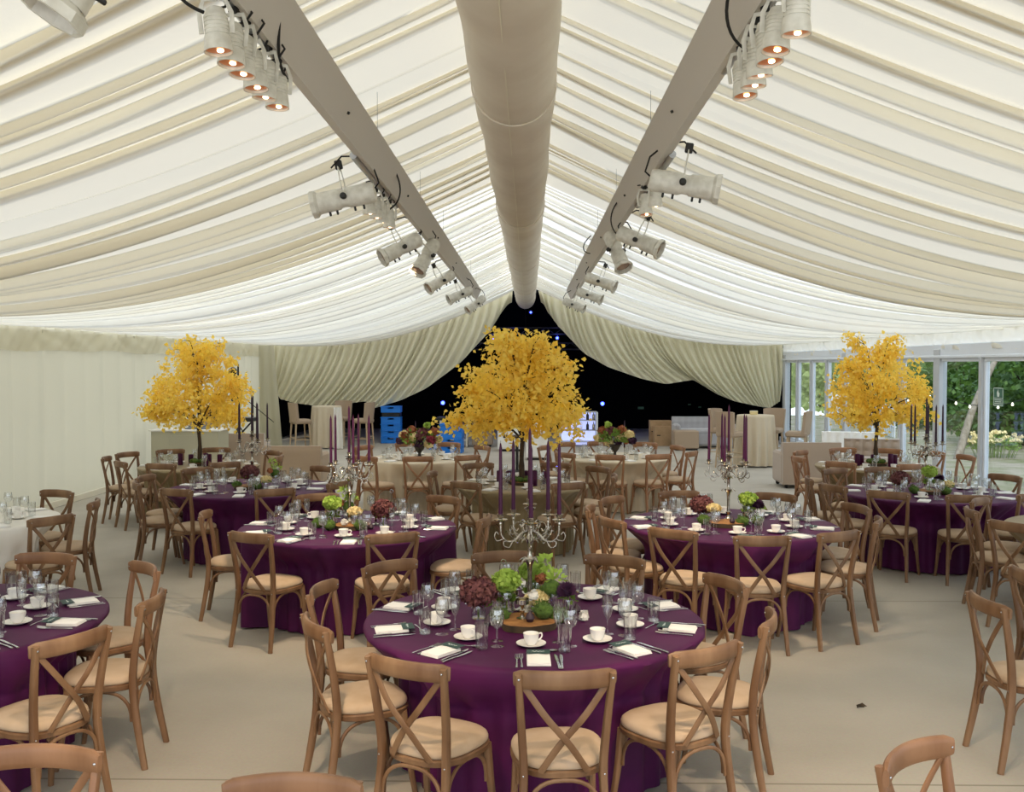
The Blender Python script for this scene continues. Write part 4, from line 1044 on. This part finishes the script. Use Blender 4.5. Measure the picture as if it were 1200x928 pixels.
# white counters and panels
def counter(u0, u1, v0, v1, y, dpt, m, lab, name='counter', cat='counter', toe=True, top=None):
    x0, x1, z0, z1 = span(u0, u1, v0, v1, y); e = empty(name, ((x0 + x1) / 2, y + dpt / 2, 0)); tag(e, lab, cat); w = x1 - x0
    MB().box((0, 0, z1 / 2 + .02), (w, dpt, z1 - .08), bev=.01).build('carcass', m, e)
    MB().box((0, 0, z1 - .01), (w + .06, dpt + .06, .03), bev=.006).build('countertop', top or m, e)
    MB().box((0, -dpt / 2 - .006, z1 / 2), (w * .46, .012, z1 * .8), bev=.004).build('front_panel', m, e)
    if toe: MB().box((0, .03, .03), (w - .08, dpt - .08, .06)).build('plinth', 'black', e)
    return e
counter(583, 612, 492, 527, 24.2, .6, 'china', 'plain white counter behind the middle golden tree, wall side')
counter(616, 642, 496, 545, 22.0, .55, 'china', 'plain white counter right behind the middle golden trunk')
counter(553, 577, 494, 524, 25.5, .6, 'stool', 'taupe sideboard between blue crates and white counter', 'sideboard', 'sideboard')
x0, x1, z0, z1 = span(657, 700, 484, 524, 25.6); e = empty('glass_bar', ((x0 + x1) / 2, 25.9, 0)); tag(e, 'lit mirrored bar unit with glass shelves behind the golden tree', 'bar unit'); w = x1 - x0
for a in (-1, 1): MB().box((a * w / 2, 0, .45), (.05, .4, .9), bev=.005).build('side_panel', 'frame_white', e)
for z in (.12, .42, .68, .9): MB().box((0, 0, z), (w, .4, .02), bev=.003).build('shelf', 'frame_grey', e)
MB().box((0, .19, .45), (w, .02, .86)).build('back_panel', 'white_glow', e)
random.seed(3)
for i in range(12):
    x = -w / 2 + .08 + (i % 6) * (w - .16) / 5; z = [.43, .69][i // 6]
    o = MB().lathe([(.035, 0), (.037, .01), (.037, .13), (.012, .17), (.012, .215), (.001, .216)], 10).build('bottle', ['glass', 'urn', 'silver'][i % 3], loc=(e.location.x + x, 25.85, z))
    tag(o, '%s bottle on the %s shelf of the lit bar unit' % (['clear', 'dark', 'silvery'][i % 3], ['middle', 'top'][i // 6]), 'bottle', '%s bottles on the %s shelf' % (['clear', 'dark', 'silvery'][i % 3], ['middle', 'top'][i // 6]))
# cocktail table near the trunk
e = empty('bar_table', at(606, 552, 0)); tag(e, 'small brown pedestal table behind the middle golden trunk', 'table')
MB().box((0, 0, .70), (.55, .5, .03), bev=.005).build('tabletop', 'bark', e); MB().sweep([(0, 0, .02), (0, 0, .69)], .03, n=10).build('pedestal', 'black', e); MB().lathe([(.2, 0), (.2, .012), (.03, .03)], 20).build('foot', 'black', e)

# cardboard boxes
for (u0, u1, v0, v1, y, lab) in [(762, 776, 493, 520, 26.3, 'taller cardboard box behind, beside the dark stage'), (775, 787, 493, 519, 26.35, 'narrow cardboard box standing behind the front carton'), (767, 787, 500, 521, 25.9, 'front cardboard box with hand holes beside the dark stage')]:
    x0, x1, z0, z1 = span(u0, u1, v0, v1, y); e = empty('cardboard_box', ((x0 + x1) / 2, y + .18, 0)); tag(e, lab, 'box', 'cardboard boxes'); w = x1 - x0
    MB().box((0, 0, z1 / 2), (w, .34, z1), bev=.004).build('carton', 'card_box', e, smooth=False)
    MB().box((0, 0, z1 + .001), (w * .98, .05, .003)).build('tape', 'slice', e)
    MB().box((-w * .25, -.172, z1 * .55), (.09, .004, .025)).build('hand_hole', 'rubber', e)

# sofas
def sofa(c, w, dpt, h, rz, m, lab, name='sofa', cat='sofa', tuft=True, seat=.42, arms=True, legs=True, legh=.1):
    e = empty(name, c, rz); tag(e, lab, cat)
    MB().box((0, 0, (seat + legh) / 2 - .02), (w - .02, dpt - .05, seat - legh - .04), bev=.02).build('base', m, e)
    MB().box((0, -.05, seat), (w - (.2 if arms else .02), dpt - .16, .14), bev=.045).build('seat_cushion', m, e)
    # back with buttoned tufting on its sitting side
    b = MB(); nx, nz = 40, 14; z0, z1 = legh, h
    fr = np.zeros((nz, nx, 3)); bk = np.zeros((nz, nx, 3))
    for i in range(nz):
        for j in range(nx):
            x = (j / (nx - 1) - .5) * w; z = z0 + (z1 - z0) * i / (nz - 1); q = 0
            if tuft and z > seat: q = .04 * (abs(math.sin(x * PI / .16)) * abs(math.sin((z - seat) * PI / .16)))
            rnd = .03 * max(0, (i - nz + 3)) / 3
            fr[i, j] = (x, dpt / 2 - .16 - q + rnd, z - (.0 if i < nz - 1 else .004)); bk[i, j] = (x, dpt / 2 - rnd * .5, z)
    b.grid(fr); b.grid(bk[:, ::-1]); k = nz * nx
    for j in range(nx - 1): b.f.append(((nz - 1) * nx + j, (nz - 1) * nx + j + 1, k + (nz - 1) * nx + nx - 2 - j, k + (nz - 1) * nx + nx - 1 - j))
    for i in range(nz - 1): b.f.append((i * nx, (i + 1) * nx, k + (i + 1) * nx + nx - 1, k + i * nx + nx - 1)); b.f.append((i * nx + nx - 1, k + i * nx, k + (i + 1) * nx, (i + 1) * nx + nx - 1))
    b.build('backrest', m, e)
    if arms:
        for a in (-1, 1): MB().box((a * (w / 2 - .06), -.03, (legh + seat + .2) / 2), (.13, dpt - .06, seat + .2 - legh), bev=.04).build('armrest', m, e)
    if legs:
        for a in (-1, 1):
            for q in (-1, 1): MB().lathe([(.014, 0), (.024, legh)], 8, (a * (w / 2 - .08), q * (dpt / 2 - .1), 0)).build('leg', 'stool_leg', e)
    return e
x0, x1, z0, z1 = span(793, 842, 495, 527, 25.3); sofa(((x0 + x1) / 2 + .2, 25.5, 0), x1 - x0 + .5, .8, .78, 0, 'sofa_grey', 'silver-grey buttoned sofa in front of the dark stage')
x0, x1, z0, z1 = span(790, 819, 503, 525, 24.6); e = empty('pouffe', ((x0 + x1) / 2, 24.8, 0)); tag(e, 'taupe upholstered cube in front of the grey sofa', 'pouffe')
MB().box((0, 0, .27), (x1 - x0, .5, .44), bev=.02).build('cushion_body', 'stool', e); MB().box((0, 0, .03), (x1 - x0 - .06, .44, .06)).build('plinth', 'black', e)
sofa((6.25, 17.7, 0), .95, .7, .80, -.25, 'sofa_taupe', 'taupe buttoned bench sofa beside the window wall, behind the golden tree', arms=False)
sofa((6.3, 18.9, 0), 1.15, .7, .84, -.25, 'white_cloth', 'white padded bench behind the taupe buttoned one by the windows', 'bench', 'bench', arms=False)
e = sofa((4.98, 17.4, 0), 1.0, .75, .80, PI, 'sofa_taupe', 'taupe sofa seen from its plain back, on castors behind the window-side taupe table', tuft=False, arms=True, legs=False, legh=.07)
for a in (-1, 1):
    for q in (-1, 1): c = MB().sphere((a * .42, q * .3, .04), .038, 10, 6); c.lathe([(.02, .06), (.02, .12)], 8, (a * .42, q * .3, 0)); c.build('castor', 'rubber', e)
sofa((-3.95, 17.0, 0), 1.02, .75, .76, PI, 'stool', 'taupe low sofa seen from its plain back, in front of the bar stools', tuft=False, legs=True)
sofa((-5.65, 19.4, 0), 1.1, .75, .80, PI + .1, 'sofa_taupe', 'taupe rounded sofa beside the white desk, wall side', tuft=False, legs=True)

# white desk and laptop, wall side
e = counter(177, 256, 504, 531, 17.6, .6, 'lining_wall', 'white panelled desk against the ivory wall', 'desk', 'desk', toe=True, top='white_cloth')
dz = span(177, 256, 504, 531, 17.6)[3]
e2 = empty('laptop', (e.location.x + .15, 17.9, dz + .006), .1); tag(e2, 'grey laptop standing open on the white desk', 'laptop')
MB().box((0, 0, .01), (.42, .28, .02), bev=.004).build('keyboard_deck', 'screen', e2); MB().box((0, 0, 0), (.42, .26, .012), bev=.003).xf(Matrix.Translation((0, .18, .08)) @ Matrix.Rotation(math.radians(40), 4, 'X')).build('screen', 'screen', e2)
# lamp stand with black lamps behind the golden tree, and mixer
p = at(280, 536, 0); e = empty('lamp_stand', (p.x, p.y, 0)); tag(e, 'black lamp stand with a column of round lamps behind the golden tree, wall side', 'lamp stand')
MB().sweep([(0, 0, .3), (0, 0, 2.15)], .02, n=8).build('pole', 'black', e)
for a in range(3): t = a * 2.1 + .4; MB().sweep([(0, 0, .75), (.45 * math.cos(t), .45 * math.sin(t), .02)], .014, n=6).build('leg', 'black', e)
for i in range(4): q = MB(); q.lathe([(.09, -.08), (.095, .08), (.07, .085), (.07, -.07)], 14, (-.10 + .05 * (i % 2), -.08, 1.98 - .2 * i), (.2, -1, -.2)); q.build('lamp_head', 'black', e)
p = at(297, 531, 0); e = empty('microphone_stand', (p.x, p.y, 0)); tag(e, 'thin black microphone stand with slanted boom beside the lamp stand', 'stand')
MB().sweep([(0, 0, .02), (0, 0, 1.5)], .014, n=8).build('pole', 'black', e); MB().sweep([(-.35, 0, 1.45), (.5, 0, .75)], .010, n=6).build('boom', 'black', e); MB().lathe([(.18, 0), (.18, .02), (.02, .03)], 16).build('foot', 'black', e)
e = empty('mixing_desk', (-6.25, 20.8, 0)); tag(e, 'black mixing desk on a stand beside the lamp stand', 'mixer'); MB().box((0, 0, .98), (1.1, .45, .08), bev=.01).build('console', 'black', e)
for a in (-1, 1): MB().sweep([(a * .45, .15, .95), (-a * .4, .0, .0)], .018, n=6).build('leg', 'black', e)

# high tables in cloths, with bar stools
def poseur(u, vt, vb, name_lab, m='cream_cloth', R_=.36, seed=1):
    b = at(u, vb, 0); y = b.y + R_; x = atd(u, vb, y).x; z = 1.08
    e = empty('poseur_table', (x, y, 0)); tag(e, 'high round table under the ' + name_lab + ' cloth', 'table')
    MB().lathe([(R_, z - .03), (R_, z - .006)], 30).build('tabletop', 'slice', e); MB().sweep([(0, 0, .02), (0, 0, z - .03)], .03).build('pedestal', 'alu', e); MB().lathe([(.22, 0), (.22, .012)], 20).build('foot', 'alu', e)
    r = np.random.default_rng(seed); n = 160; th = np.linspace(0, 2 * PI, n, endpoint=False); f = .5 + .5 * np.sin(th * 13 + 1.2 * np.sin(th * 2 + seed)); mb = MB(); zs = [z, z - .01, z - .05, .8, .6, .4, .2, .03]
    for i, zz in enumerate(zs):
        k = (z - zz) / z; rad = R_ + .012 + (.085 * f * k ** .7 if i else -.01)
        mb.v += [(x + rad_ * math.cos(t), y + rad_ * math.sin(t), zz) for rad_, t in zip(np.broadcast_to(rad, (n,)), th)]
    for i in range(len(zs) - 1):
        for j in range(n): mb.f.append((i * n + j, (i + 1) * n + j, (i + 1) * n + (j + 1) % n, i * n + (j + 1) % n))
    mb.f.append(tuple(range(n))); o = mb.build('tablecloth', m, flat_angle=60); tag(o, name_lab + ' floor-length cloth with deep folds on the high table', 'tablecloth', 'cloths on the high tables')
    return x, y, z
X1, Y1, Z1 = poseur(885, 487, 548, 'window-side cream', R_=.37, seed=2)
X2, Y2, Z2 = poseur(383, 477, 526, 'wall-side cream', R_=.36, seed=5)
e = empty('box_sign', (X1 - .04, Y1, Z1 + .003)); tag(e, 'small cream box on the window-side high table', 'box'); MB().box((0, 0, .04), (.15, .1, .08), bev=.006).build('box_body', 'bloom_cream', e); MB().box((0, 0, .082), (.155, .105, .006), bev=.002).build('lid', 'china', e)
def stool_t():
    e = empty('bar_stool')      # faces +Y
    b = MB(); P = np.zeros((12, 17, 3)); Q = np.zeros((12, 17, 3))
    for i in range(12):
        for j in range(17):
            x = (j / 16 - .5); z = .70 + .46 * i / 11; wd = .44 + .04 * i / 11; rr = .018 * (1 - (2 * x) ** 8) if i == 11 else 0
            P[i, j] = (x * wd, -.20 - .05 * i / 11 + .10 * (2 * x) ** 2, z + rr); Q[i, j] = (x * wd * 1.04, -.26 - .05 * i / 11 + .10 * (2 * x) ** 2, z + rr)
    b.grid(P); b.grid(Q[:, ::-1]); k = 12 * 17
    for j in range(16): b.f.append((11 * 17 + j, 11 * 17 + j + 1, k + 11 * 17 + 15 - j, k + 11 * 17 + 16 - j))
    for i in range(11): b.f.append((i * 17, (i + 1) * 17, k + (i + 1) * 17 + 16, k + i * 17 + 16)); b.f.append((i * 17 + 16, k + i * 17, k + (i + 1) * 17, (i + 1) * 17 + 16))
    b.build('backrest', 'stool', e)
    MB().box((0, 0, .70), (.44, .44, .12), bev=.035).build('seat', 'stool', e)
    for a in (-1, 1):
        for q in (-1, 1): MB().sweep([(a * .17, q * .17, .65), (a * .205, q * .21, 0)], [.022, .015], n=8, pw=.7).build('leg', 'stool_leg', e)
    f = MB()
    for a in (-1, 1): f.sweep([(a * .195, -.2, .24), (a * .195, .2, .24)], .012); f.sweep([(-.195, a * .2, .30), (.195, a * .2, .30)], .012)
    f.build('footrest', 'stool_leg', e); return remember(e)
STOOL = stool_t()
for (x, y, rz, lab) in [(X1 - .62, Y1 - .42, -.9, 'taupe bar stool seen from behind at the window-side high table'), (X1 + .78, Y1 - .35, 1.2, 'taupe bar stool side-on between high table and windows'), (X1 - .55, Y1 + .75, -2.3, 'taupe bar stool behind the window-side high table, nearer the grey sofa'), (X1 + .55, Y1 + .85, 2.6, 'brown-backed bar stool behind the window-side high table, nearer the windows'),
                        (X2 - .60, Y2 - .35, -1.0, 'taupe bar stool at the wall-side high table, by the corner curtain'), (X2 + .95, Y2 - .05, 1.3, 'taupe bar stool at the wall-side high table, nearer the blue crates'), (X2 + .2, Y2 + .85, 2.9, 'taupe bar stool behind the wall-side high table')]:
    place(STOOL, (x, y, 0), rz, lab, 'bar stools at the high tables', 'stool')
o = hanging('white_drape', X2 + .28, X2 + .48, Y2 - .50, .02, 1.06, 'white_cloth', 4, 2, .03, .2); tag(o, 'loose white cloth hanging from the wall-side high table', 'cloth')

# ---- stage: blue lamps, truss bars and small signs in the dark
for (u, v, y, s_, w) in [(519, 472, 30, .055, 'low over the trolley'), (706, 473, 30, .055, 'low beside the golden tree, window side'), (577, 396, 31, .045, 'high up, wall side of the tree top'), (602, 391, 31, .04, 'high above the tree top'), (653, 396, 31, .04, 'high up, window side of the tree top'), (622, 366, 32, .03, 'just under the air duct')]:
    p = atd(u, v, y); e = empty('stage_spotlight', p); tag(e, 'small blue stage light ' + w, 'stage light', 'blue stage lights')
    MB().lathe([(.06, .0), (.07, .12), (.04, .14)], 14, axis=(0, 1, 0)).build('housing', 'black', e); MB().sphere((0, -.01, 0), s_, 12, 8).build('lens', 'blue_lamp', e)
    ld = bpy.data.lights.new('blue_glow', 'POINT'); ld.energy = 6; ld.color = (.15, .2, 1); ld.shadow_soft_size = .1; l = bpy.data.objects.new('blue_glow', ld); COL.objects.link(l); l.parent = e; l.location = (0, -.3, 0)
for (u0, u1, v, y, w) in [(560, 700, 384, 31, 'upper'), (540, 720, 402, 31.5, 'lower')]:
    a, b = atd(u0, v, y), atd(u1, v, y); e = empty('hanging_truss', (0, 0, 0)); tag(e, 'dark %s truss bar across the stage' % w, 'truss')
    MB().sweep([a, b], .03, n=8).sweep([a + Vector((0, 0, -.2)), b + Vector((0, 0, -.2))], .03, n=8).build('chords', 'black', e)
    z_ = MB(); n = 14
    for i in range(n): q0 = a.lerp(b, i / n); q1 = a.lerp(b, (i + 1) / n); z_.sweep([q0 + Vector((0, 0, -.2 * (i % 2))), q1 + Vector((0, 0, -.2 * ((i + 1) % 2)))], .012, n=5)
    z_.build('lacing', 'black', e)
for i, (u, v) in enumerate([(751, 478), (808, 474), (820, 477)]):
    p = atd(u, v, 32.93); o = MB().box((0, 0, 0), (.20 if i == 0 else .1, .03, .08 if i == 0 else .05), bev=.004).build('wall_lamp', 'sticker_green', loc=p); tag(o, ['dim green-white box light on the dark stage wall', 'tiny pale lamp nearer the cardboard boxes on the dark wall', 'tiny pale lamp nearer the high table on the dark wall'][i], 'lamp')

# ================================================================ outside the windows
tag(MB().box((27, 14, -.16), (40, 60, .1)).build('ground', 'yard', smooth=False), kind='structure')
def bush(c, rx, ry, rz_, n, size, m, lab, seed, cat='shrub', trunk=0, grp='shrubs outside the windows'):
    r = random.Random(seed); e = empty('shrub' if not trunk else 'garden_tree', (c[0], c[1], -.1)); V = []; Fc = []
    blobs = [(r.uniform(-.6, .6) * rx, r.uniform(-.6, .6) * ry, r.uniform(-.3 if trunk else -.95, .6) * rz_, r.uniform(.35, .6)) for _ in range(14 if trunk else 20)]
    for i in range(n):
        bx_, by_, bz_, br_ = r.choice(blobs); d = Vector((r.gauss(0, 1), r.gauss(0, 1), r.gauss(0, 1))).normalized() * r.uniform(.7, 1.05)
        p = Vector((bx_ + d.x * rx * br_, by_ + d.y * ry * br_, trunk + rz_ + bz_ + d.z * rz_ * br_))
        if p.z < .1: p.z = .1 + r.random() * .5 * rz_
        ax = Vector((r.gauss(0, 1), r.gauss(0, 1), r.gauss(-.3, .7))).normalized(); u = ax.orthogonal().normalized(); u.rotate(Matrix.Rotation(r.uniform(0, 6.28), 3, ax)); s_ = size * r.uniform(.6, 1.3); b0 = len(V)
        V += [p, p + ax * s_ * .5 + u * s_ * .38, p + ax * s_, p + ax * s_ * .5 - u * s_ * .38]; Fc.append((b0, b0 + 1, b0 + 2, b0 + 3))
    MB().add(V, Fc).build('foliage', m, e, smooth=False)
    w = MB()
    if trunk:
        w.sweep(bez([(0, 0, 0), (.1, .05, trunk * .5), (-.1, 0, trunk), (0, .1, trunk + rz_)], 4), [.16 - .007 * i for i in range(13)], n=8)
        for j in range(6): t = j * 1.05; w.sweep([(-.1, 0, trunk), (rx * .3 * math.cos(t), ry * .3 * math.sin(t), trunk + rz_ * .6), (rx * .6 * math.cos(t), ry * .6 * math.sin(t), trunk + rz_ * 1.1)], [.08, .05, .02], n=6)
    else:
        for j in range(5): t = j * 1.26; w.sweep([(0, 0, 0), (rx * .25 * math.cos(t), ry * .25 * math.sin(t), rz_ * .8), (rx * .5 * math.cos(t), ry * .5 * math.sin(t), rz_ * 1.4)], [.04, .03, .01], n=6)
    w.build('trunk' if trunk else 'stems', 'bark', e); tag(e, lab, cat, grp)
bl = [((14.6, 27.2), 2.6, 3, 1.7, 6500, .2, 'hedge', 0, 'dense dark green shrub outside, through the nearest wide panes'), ((15.6, 35), 2.8, 3.6, 2.1, 5600, .24, 'hedge', 0, 'bushy green shrub outside, next to the nearest panes\' dark shrub'),
      ((14.4, 21.4), 2.0, 2, 1.5, 4200, .18, 'hedge', 0, 'low green shrub outside near the frame edge'), ((18, 39), 3, 3, 2.2, 2600, .3, 'hedge2', 0, 'pale green shrub outside, beyond the golden tree'), ((19, 46), 3.5, 3.5, 2.4, 2400, .34, 'hedge2', 0, 'pale shrub outside behind the picket fence'),
      ((18.5, 55), 4, 4, 2.6, 2200, .4, 'hedge', 0, 'far green shrub outside, through the last narrow panes'), ((21, 30), 3.4, 3.4, 3, 3200, .3, 'hedge2', 2.4, 'tall pale-leaved tree outside through the nearest wide panes'),
      ((22, 24), 3.2, 3.2, 2.6, 3000, .28, 'hedge', 2.6, 'tall dark tree outside at the window-side frame edge'), ((21, 40), 3.4, 3.4, 3, 2600, .32, 'hedge', 2.2, 'tall tree outside behind the golden tree'), ((23, 52), 4, 4, 3, 2400, .4, 'hedge2', 2.2, 'far pale tree outside, beyond the picket fence')]
bl += [((24, 19), 3.5, 4, 4.5, 4200, .34, 'hedge', 0, 'high dark bank of shrubs outside at the window-side frame edge'), ((24.5, 28), 3.5, 4.5, 4.8, 4600, .36, 'hedge', 0, 'high dark bank of shrubs outside behind the festoon bulbs'),
       ((14.8, 50), 2.6, 5, 2.2, 4200, .34, 'hedge2', 0, 'pale shrub outside in line with the last narrow panes, beyond the fence'), ((17.5, 62), 4, 5, 3.0, 3600, .45, 'hedge', 0, 'tall green shrub outside behind the pale one, past the last narrow panes'),
       ((25.5, 37), 3.5, 5, 5, 4200, .4, 'hedge2', 0, 'high pale bank of shrubs outside behind the grey window post'), ((27, 48), 4, 6, 5.5, 3600, .5, 'hedge', 0, 'high dark bank of shrubs outside behind the golden tree'), ((26, 62), 5, 7, 6, 3200, .6, 'hedge2', 0, 'farthest high bank of shrubs outside, past the high table')]
for i, (c, rx, ry, rz_, n, s_, m, tr, lab) in enumerate(bl): bush(c, rx, ry, rz_, n, s_, m, lab, 40 + i, 'tree' if tr else 'shrub', tr, 'trees outside the windows' if tr else 'shrubs outside the windows')
# yellow flower patch outside
e = empty('flowering_plant', (11.35, 24.0, -.1)); tag(e, 'clump of yellow flowers outside the nearest panes', 'flowers'); random.seed(9); f = MB(); g = MB()
for i in range(60):
    x, y, z = random.uniform(-.6, .6), random.uniform(-.5, .5), random.uniform(.35, .62); g.sweep([(x * .7, y * .7, 0), (x, y, z)], .006, n=4); q = petals((x, y, z), .05, 8, .035, .5, False); f.add(q.v, q.f)
leaves(g, (0, 0, .2), 160, .6, .12, .5); g.build('foliage', 'leafgreen', e); f.build('blossoms', 'bloom_cream', e)
# picket fence
e = empty('picket_fence', (0, 0, 0)); tag(e, 'white picket fence outside behind the panes beside the golden tree', 'fence')
a, b = Vector((11.2, 30, -.1)), Vector((13.6, 45, -.1)); n = 52; d = (b - a) / n
for z in (.35, .8): MB().sweep([a + Vector((0, 0, z)), b + Vector((0, 0, z))], .03, .02, (0, 0, 1), n=6, pw=.6).build('rail', 'frame_white', e)
for i in range(n + 1): q = a + d * i; MB().box((q.x - .03, q.y, .42), (.02, .08, 1.0), bev=.005).build('picket', 'frame_white', e, smooth=False)
# low white garden table outside
e = empty('garden_table', (9.9, 17.6, -.1)); tag(e, 'white garden table outside the nearest wide panes', 'table'); MB().box((0, 0, .74), (1.6, .8, .05), bev=.01).build('tabletop', 'frame_white', e)
for a_ in (-1, 1):
    for b_ in (-1, 1): MB().sweep([(a_ * .7, b_ * .33, .72), (a_ * .7, b_ * .33, 0)], .025).build('leg', 'frame_white', e)
# festoon lights
nodes = [Vector(q) for q in ((14.2, 22.2, 1.75), (11.9, 23.2, 1.45), (10.1, 24.4, 1.45), (9.6, 28, 1.7), (10.0, 33, 1.9))]; pts = []
for a, b in zip(nodes[:-1], nodes[1:]):
    for i in range(14): t = i / 14; pts.append(a.lerp(b, t) + Vector((0, 0, -.30 * 4 * t * (1 - t))))
pts.append(nodes[-1])
for q in nodes: pass
lt = MB().sweep(bez([(10.3, 23.6, -.15), (10.9, 24.2, 1.0), (11.7, 24.9, 2.1), (12.6, 25.6, 3.2)], 5), [.10 - .003 * i for i in range(16)], n=9).build('leaning_trunk', 'pale_bark'); tag(lt, 'pale leaning tree trunk outside the nearest wide panes', 'tree trunk')
tag(MB().sweep(pts, .008, n=5).build('festoon_cable', 'rubber'), 'sagging cable of the festoon lights outside', 'cable')
BUL = remember(MB().lathe([(.001, -.07), (.03, -.05), (.036, -.025), (.02, .0), (.016, .03), (.001, .03)], 10).build('festoon_bulb', 'bulb'))
for i in range(1, 56, 2): place(BUL, pts[i] + Vector((0, 0, -.03)), 0, 'small round festoon bulb on the cable outside', 'festoon bulbs outside', 'bulb', scale=.8)
# safety sticker on the pane
p = CAM + (ROT @ Vector(((1170 - 600) / F_PX, (464 - 465) / F_PX, -1))); dd = p - CAM; t = (WX - .012 - CAM.x) / dd.x; q = CAM + dd * t
e = empty('pane_sticker', q); tag(e, 'green and white safety sticker with flame sign on the window pane', 'sticker')
MB().box((0, 0, 0), (.003, .30, .27), bev=.001).build('sticker_sheet', 'sticker_green', e, smooth=False)
r_ = MB()
for y, z, sy, sz in ((0, .128, .29, .010), (0, -.128, .29, .010), (.14, 0, .010, .26), (-.14, 0, .010, .26), (0, -.02, .28, .008)): r_.box((-.003, y, z), (.002, sy, sz))
r_.build('border', 'sticker', e, smooth=False)
fl = MB(); fl.add([(-.004, .0, .115), (-.004, .045, .06), (-.004, .03, .0), (-.004, -.03, .0), (-.004, -.045, .05), (-.004, -.012, .07)], [(0, 1, 2, 3, 4, 5)]); fl.build('flame_symbol', 'sticker', e, smooth=False)
tx = MB()
for i, w in enumerate((.22, .20, .23)): tx.box((-.004, 0, -.045 - .027 * i), (.002, w, .012))
tx.build('text_lines', 'sticker', e, smooth=False)
# bits on the floor
p = at(1003, 827, 0); m = MB(); random.seed(2); leaves(m, (0, 0, .004), 3, .010, .055, .15); tag(m.build('dry_leaf', 'bark', loc=(p.x, p.y, .003)), 'curled dry leaf on the bare floor', 'leaf')

# ================================================================ light
W = bpy.data.worlds.new('sky'); SC.world = W; W.use_nodes = True; nt = W.node_tree; bg = nt.nodes['Background']
tc = nt.nodes.new('ShaderNodeTexCoord'); sx = nt.nodes.new('ShaderNodeSeparateXYZ'); mr = nt.nodes.new('ShaderNodeMapRange'); mx = nt.nodes.new('ShaderNodeMix'); mx.data_type = 'RGBA'
mr.inputs[1].default_value = 0; mr.inputs[2].default_value = .7
mx.inputs[6].default_value = (.88, .93, 1, 1); mx.inputs[7].default_value = (.62, .76, 1, 1)
nt.links.new(tc.outputs['Generated'], sx.inputs[0]); nt.links.new(sx.outputs[2], mr.inputs[0]); nt.links.new(mr.outputs[0], mx.inputs[0]); nt.links.new(mx.outputs[2], bg.inputs[0])
bg.inputs[1].default_value = SKY
s_ = bpy.data.lights.new('sun', 'SUN'); s_.energy = SUN; s_.angle = math.radians(8); s_.color = (1, .95, .86); so = bpy.data.objects.new('sun', s_); COL.objects.link(so)
so.rotation_euler = Vector((-.25, -.62, -.75)).to_track_quat('-Z', 'Y').to_euler() if False else Vector((.15, .78, -.62)).to_track_quat('-Z', 'Y').to_euler()
# warm light of the small stage lamps that are on
def spot(loc, to, e, size=60, col=(1, .78, .55)):
    l = bpy.data.lights.new('lamp_beam', 'SPOT'); l.energy = e; l.spot_size = math.radians(size); l.spot_blend = .8; l.color = col; l.shadow_soft_size = .06
    o = bpy.data.objects.new('lamp_beam', l); COL.objects.link(o); o.location = loc; o.rotation_euler = (Vector(to) - Vector(loc)).to_track_quat('-Z', 'Y').to_euler()
for sd in (-1, 1):
    for y in (2.6, 3.3): spot((sd * 1.0, y, 3.12), (sd * 1.3, y + 2.0, 0), LAMP)
    for y in (6.6, 7.2): spot((sd * 1.0, y, 3.1), (sd * 1.6, y + 1.6, 0), LAMP)
    spot((sd * 1.05, 9.4, 3.1), (sd * 2.4, 13.4, 1.5), LAMP * .7, 45)
vs = SC.view_settings; vs.view_transform = 'Standard'; vs.look = 'None'; vs.gamma = 1; vs.exposure = EXPO
try: vs.use_curve_mapping = False
except Exception: pass
c = SC.cycles; c.use_denoising = True; c.max_bounces = 8; c.diffuse_bounces = 4; c.glossy_bounces = 3; c.transmission_bounces = 4; c.transparent_max_bounces = 14
c.caustics_reflective = False; c.caustics_refractive = False; c.sample_clamp_indirect = 6
for t_ in KIDS:          # templates that were never placed must not stay at the origin
    ob = bpy.data.objects.get(t_)
    if ob and ob.parent is None and t_ not in USED:
        print('UNUSED', t_)
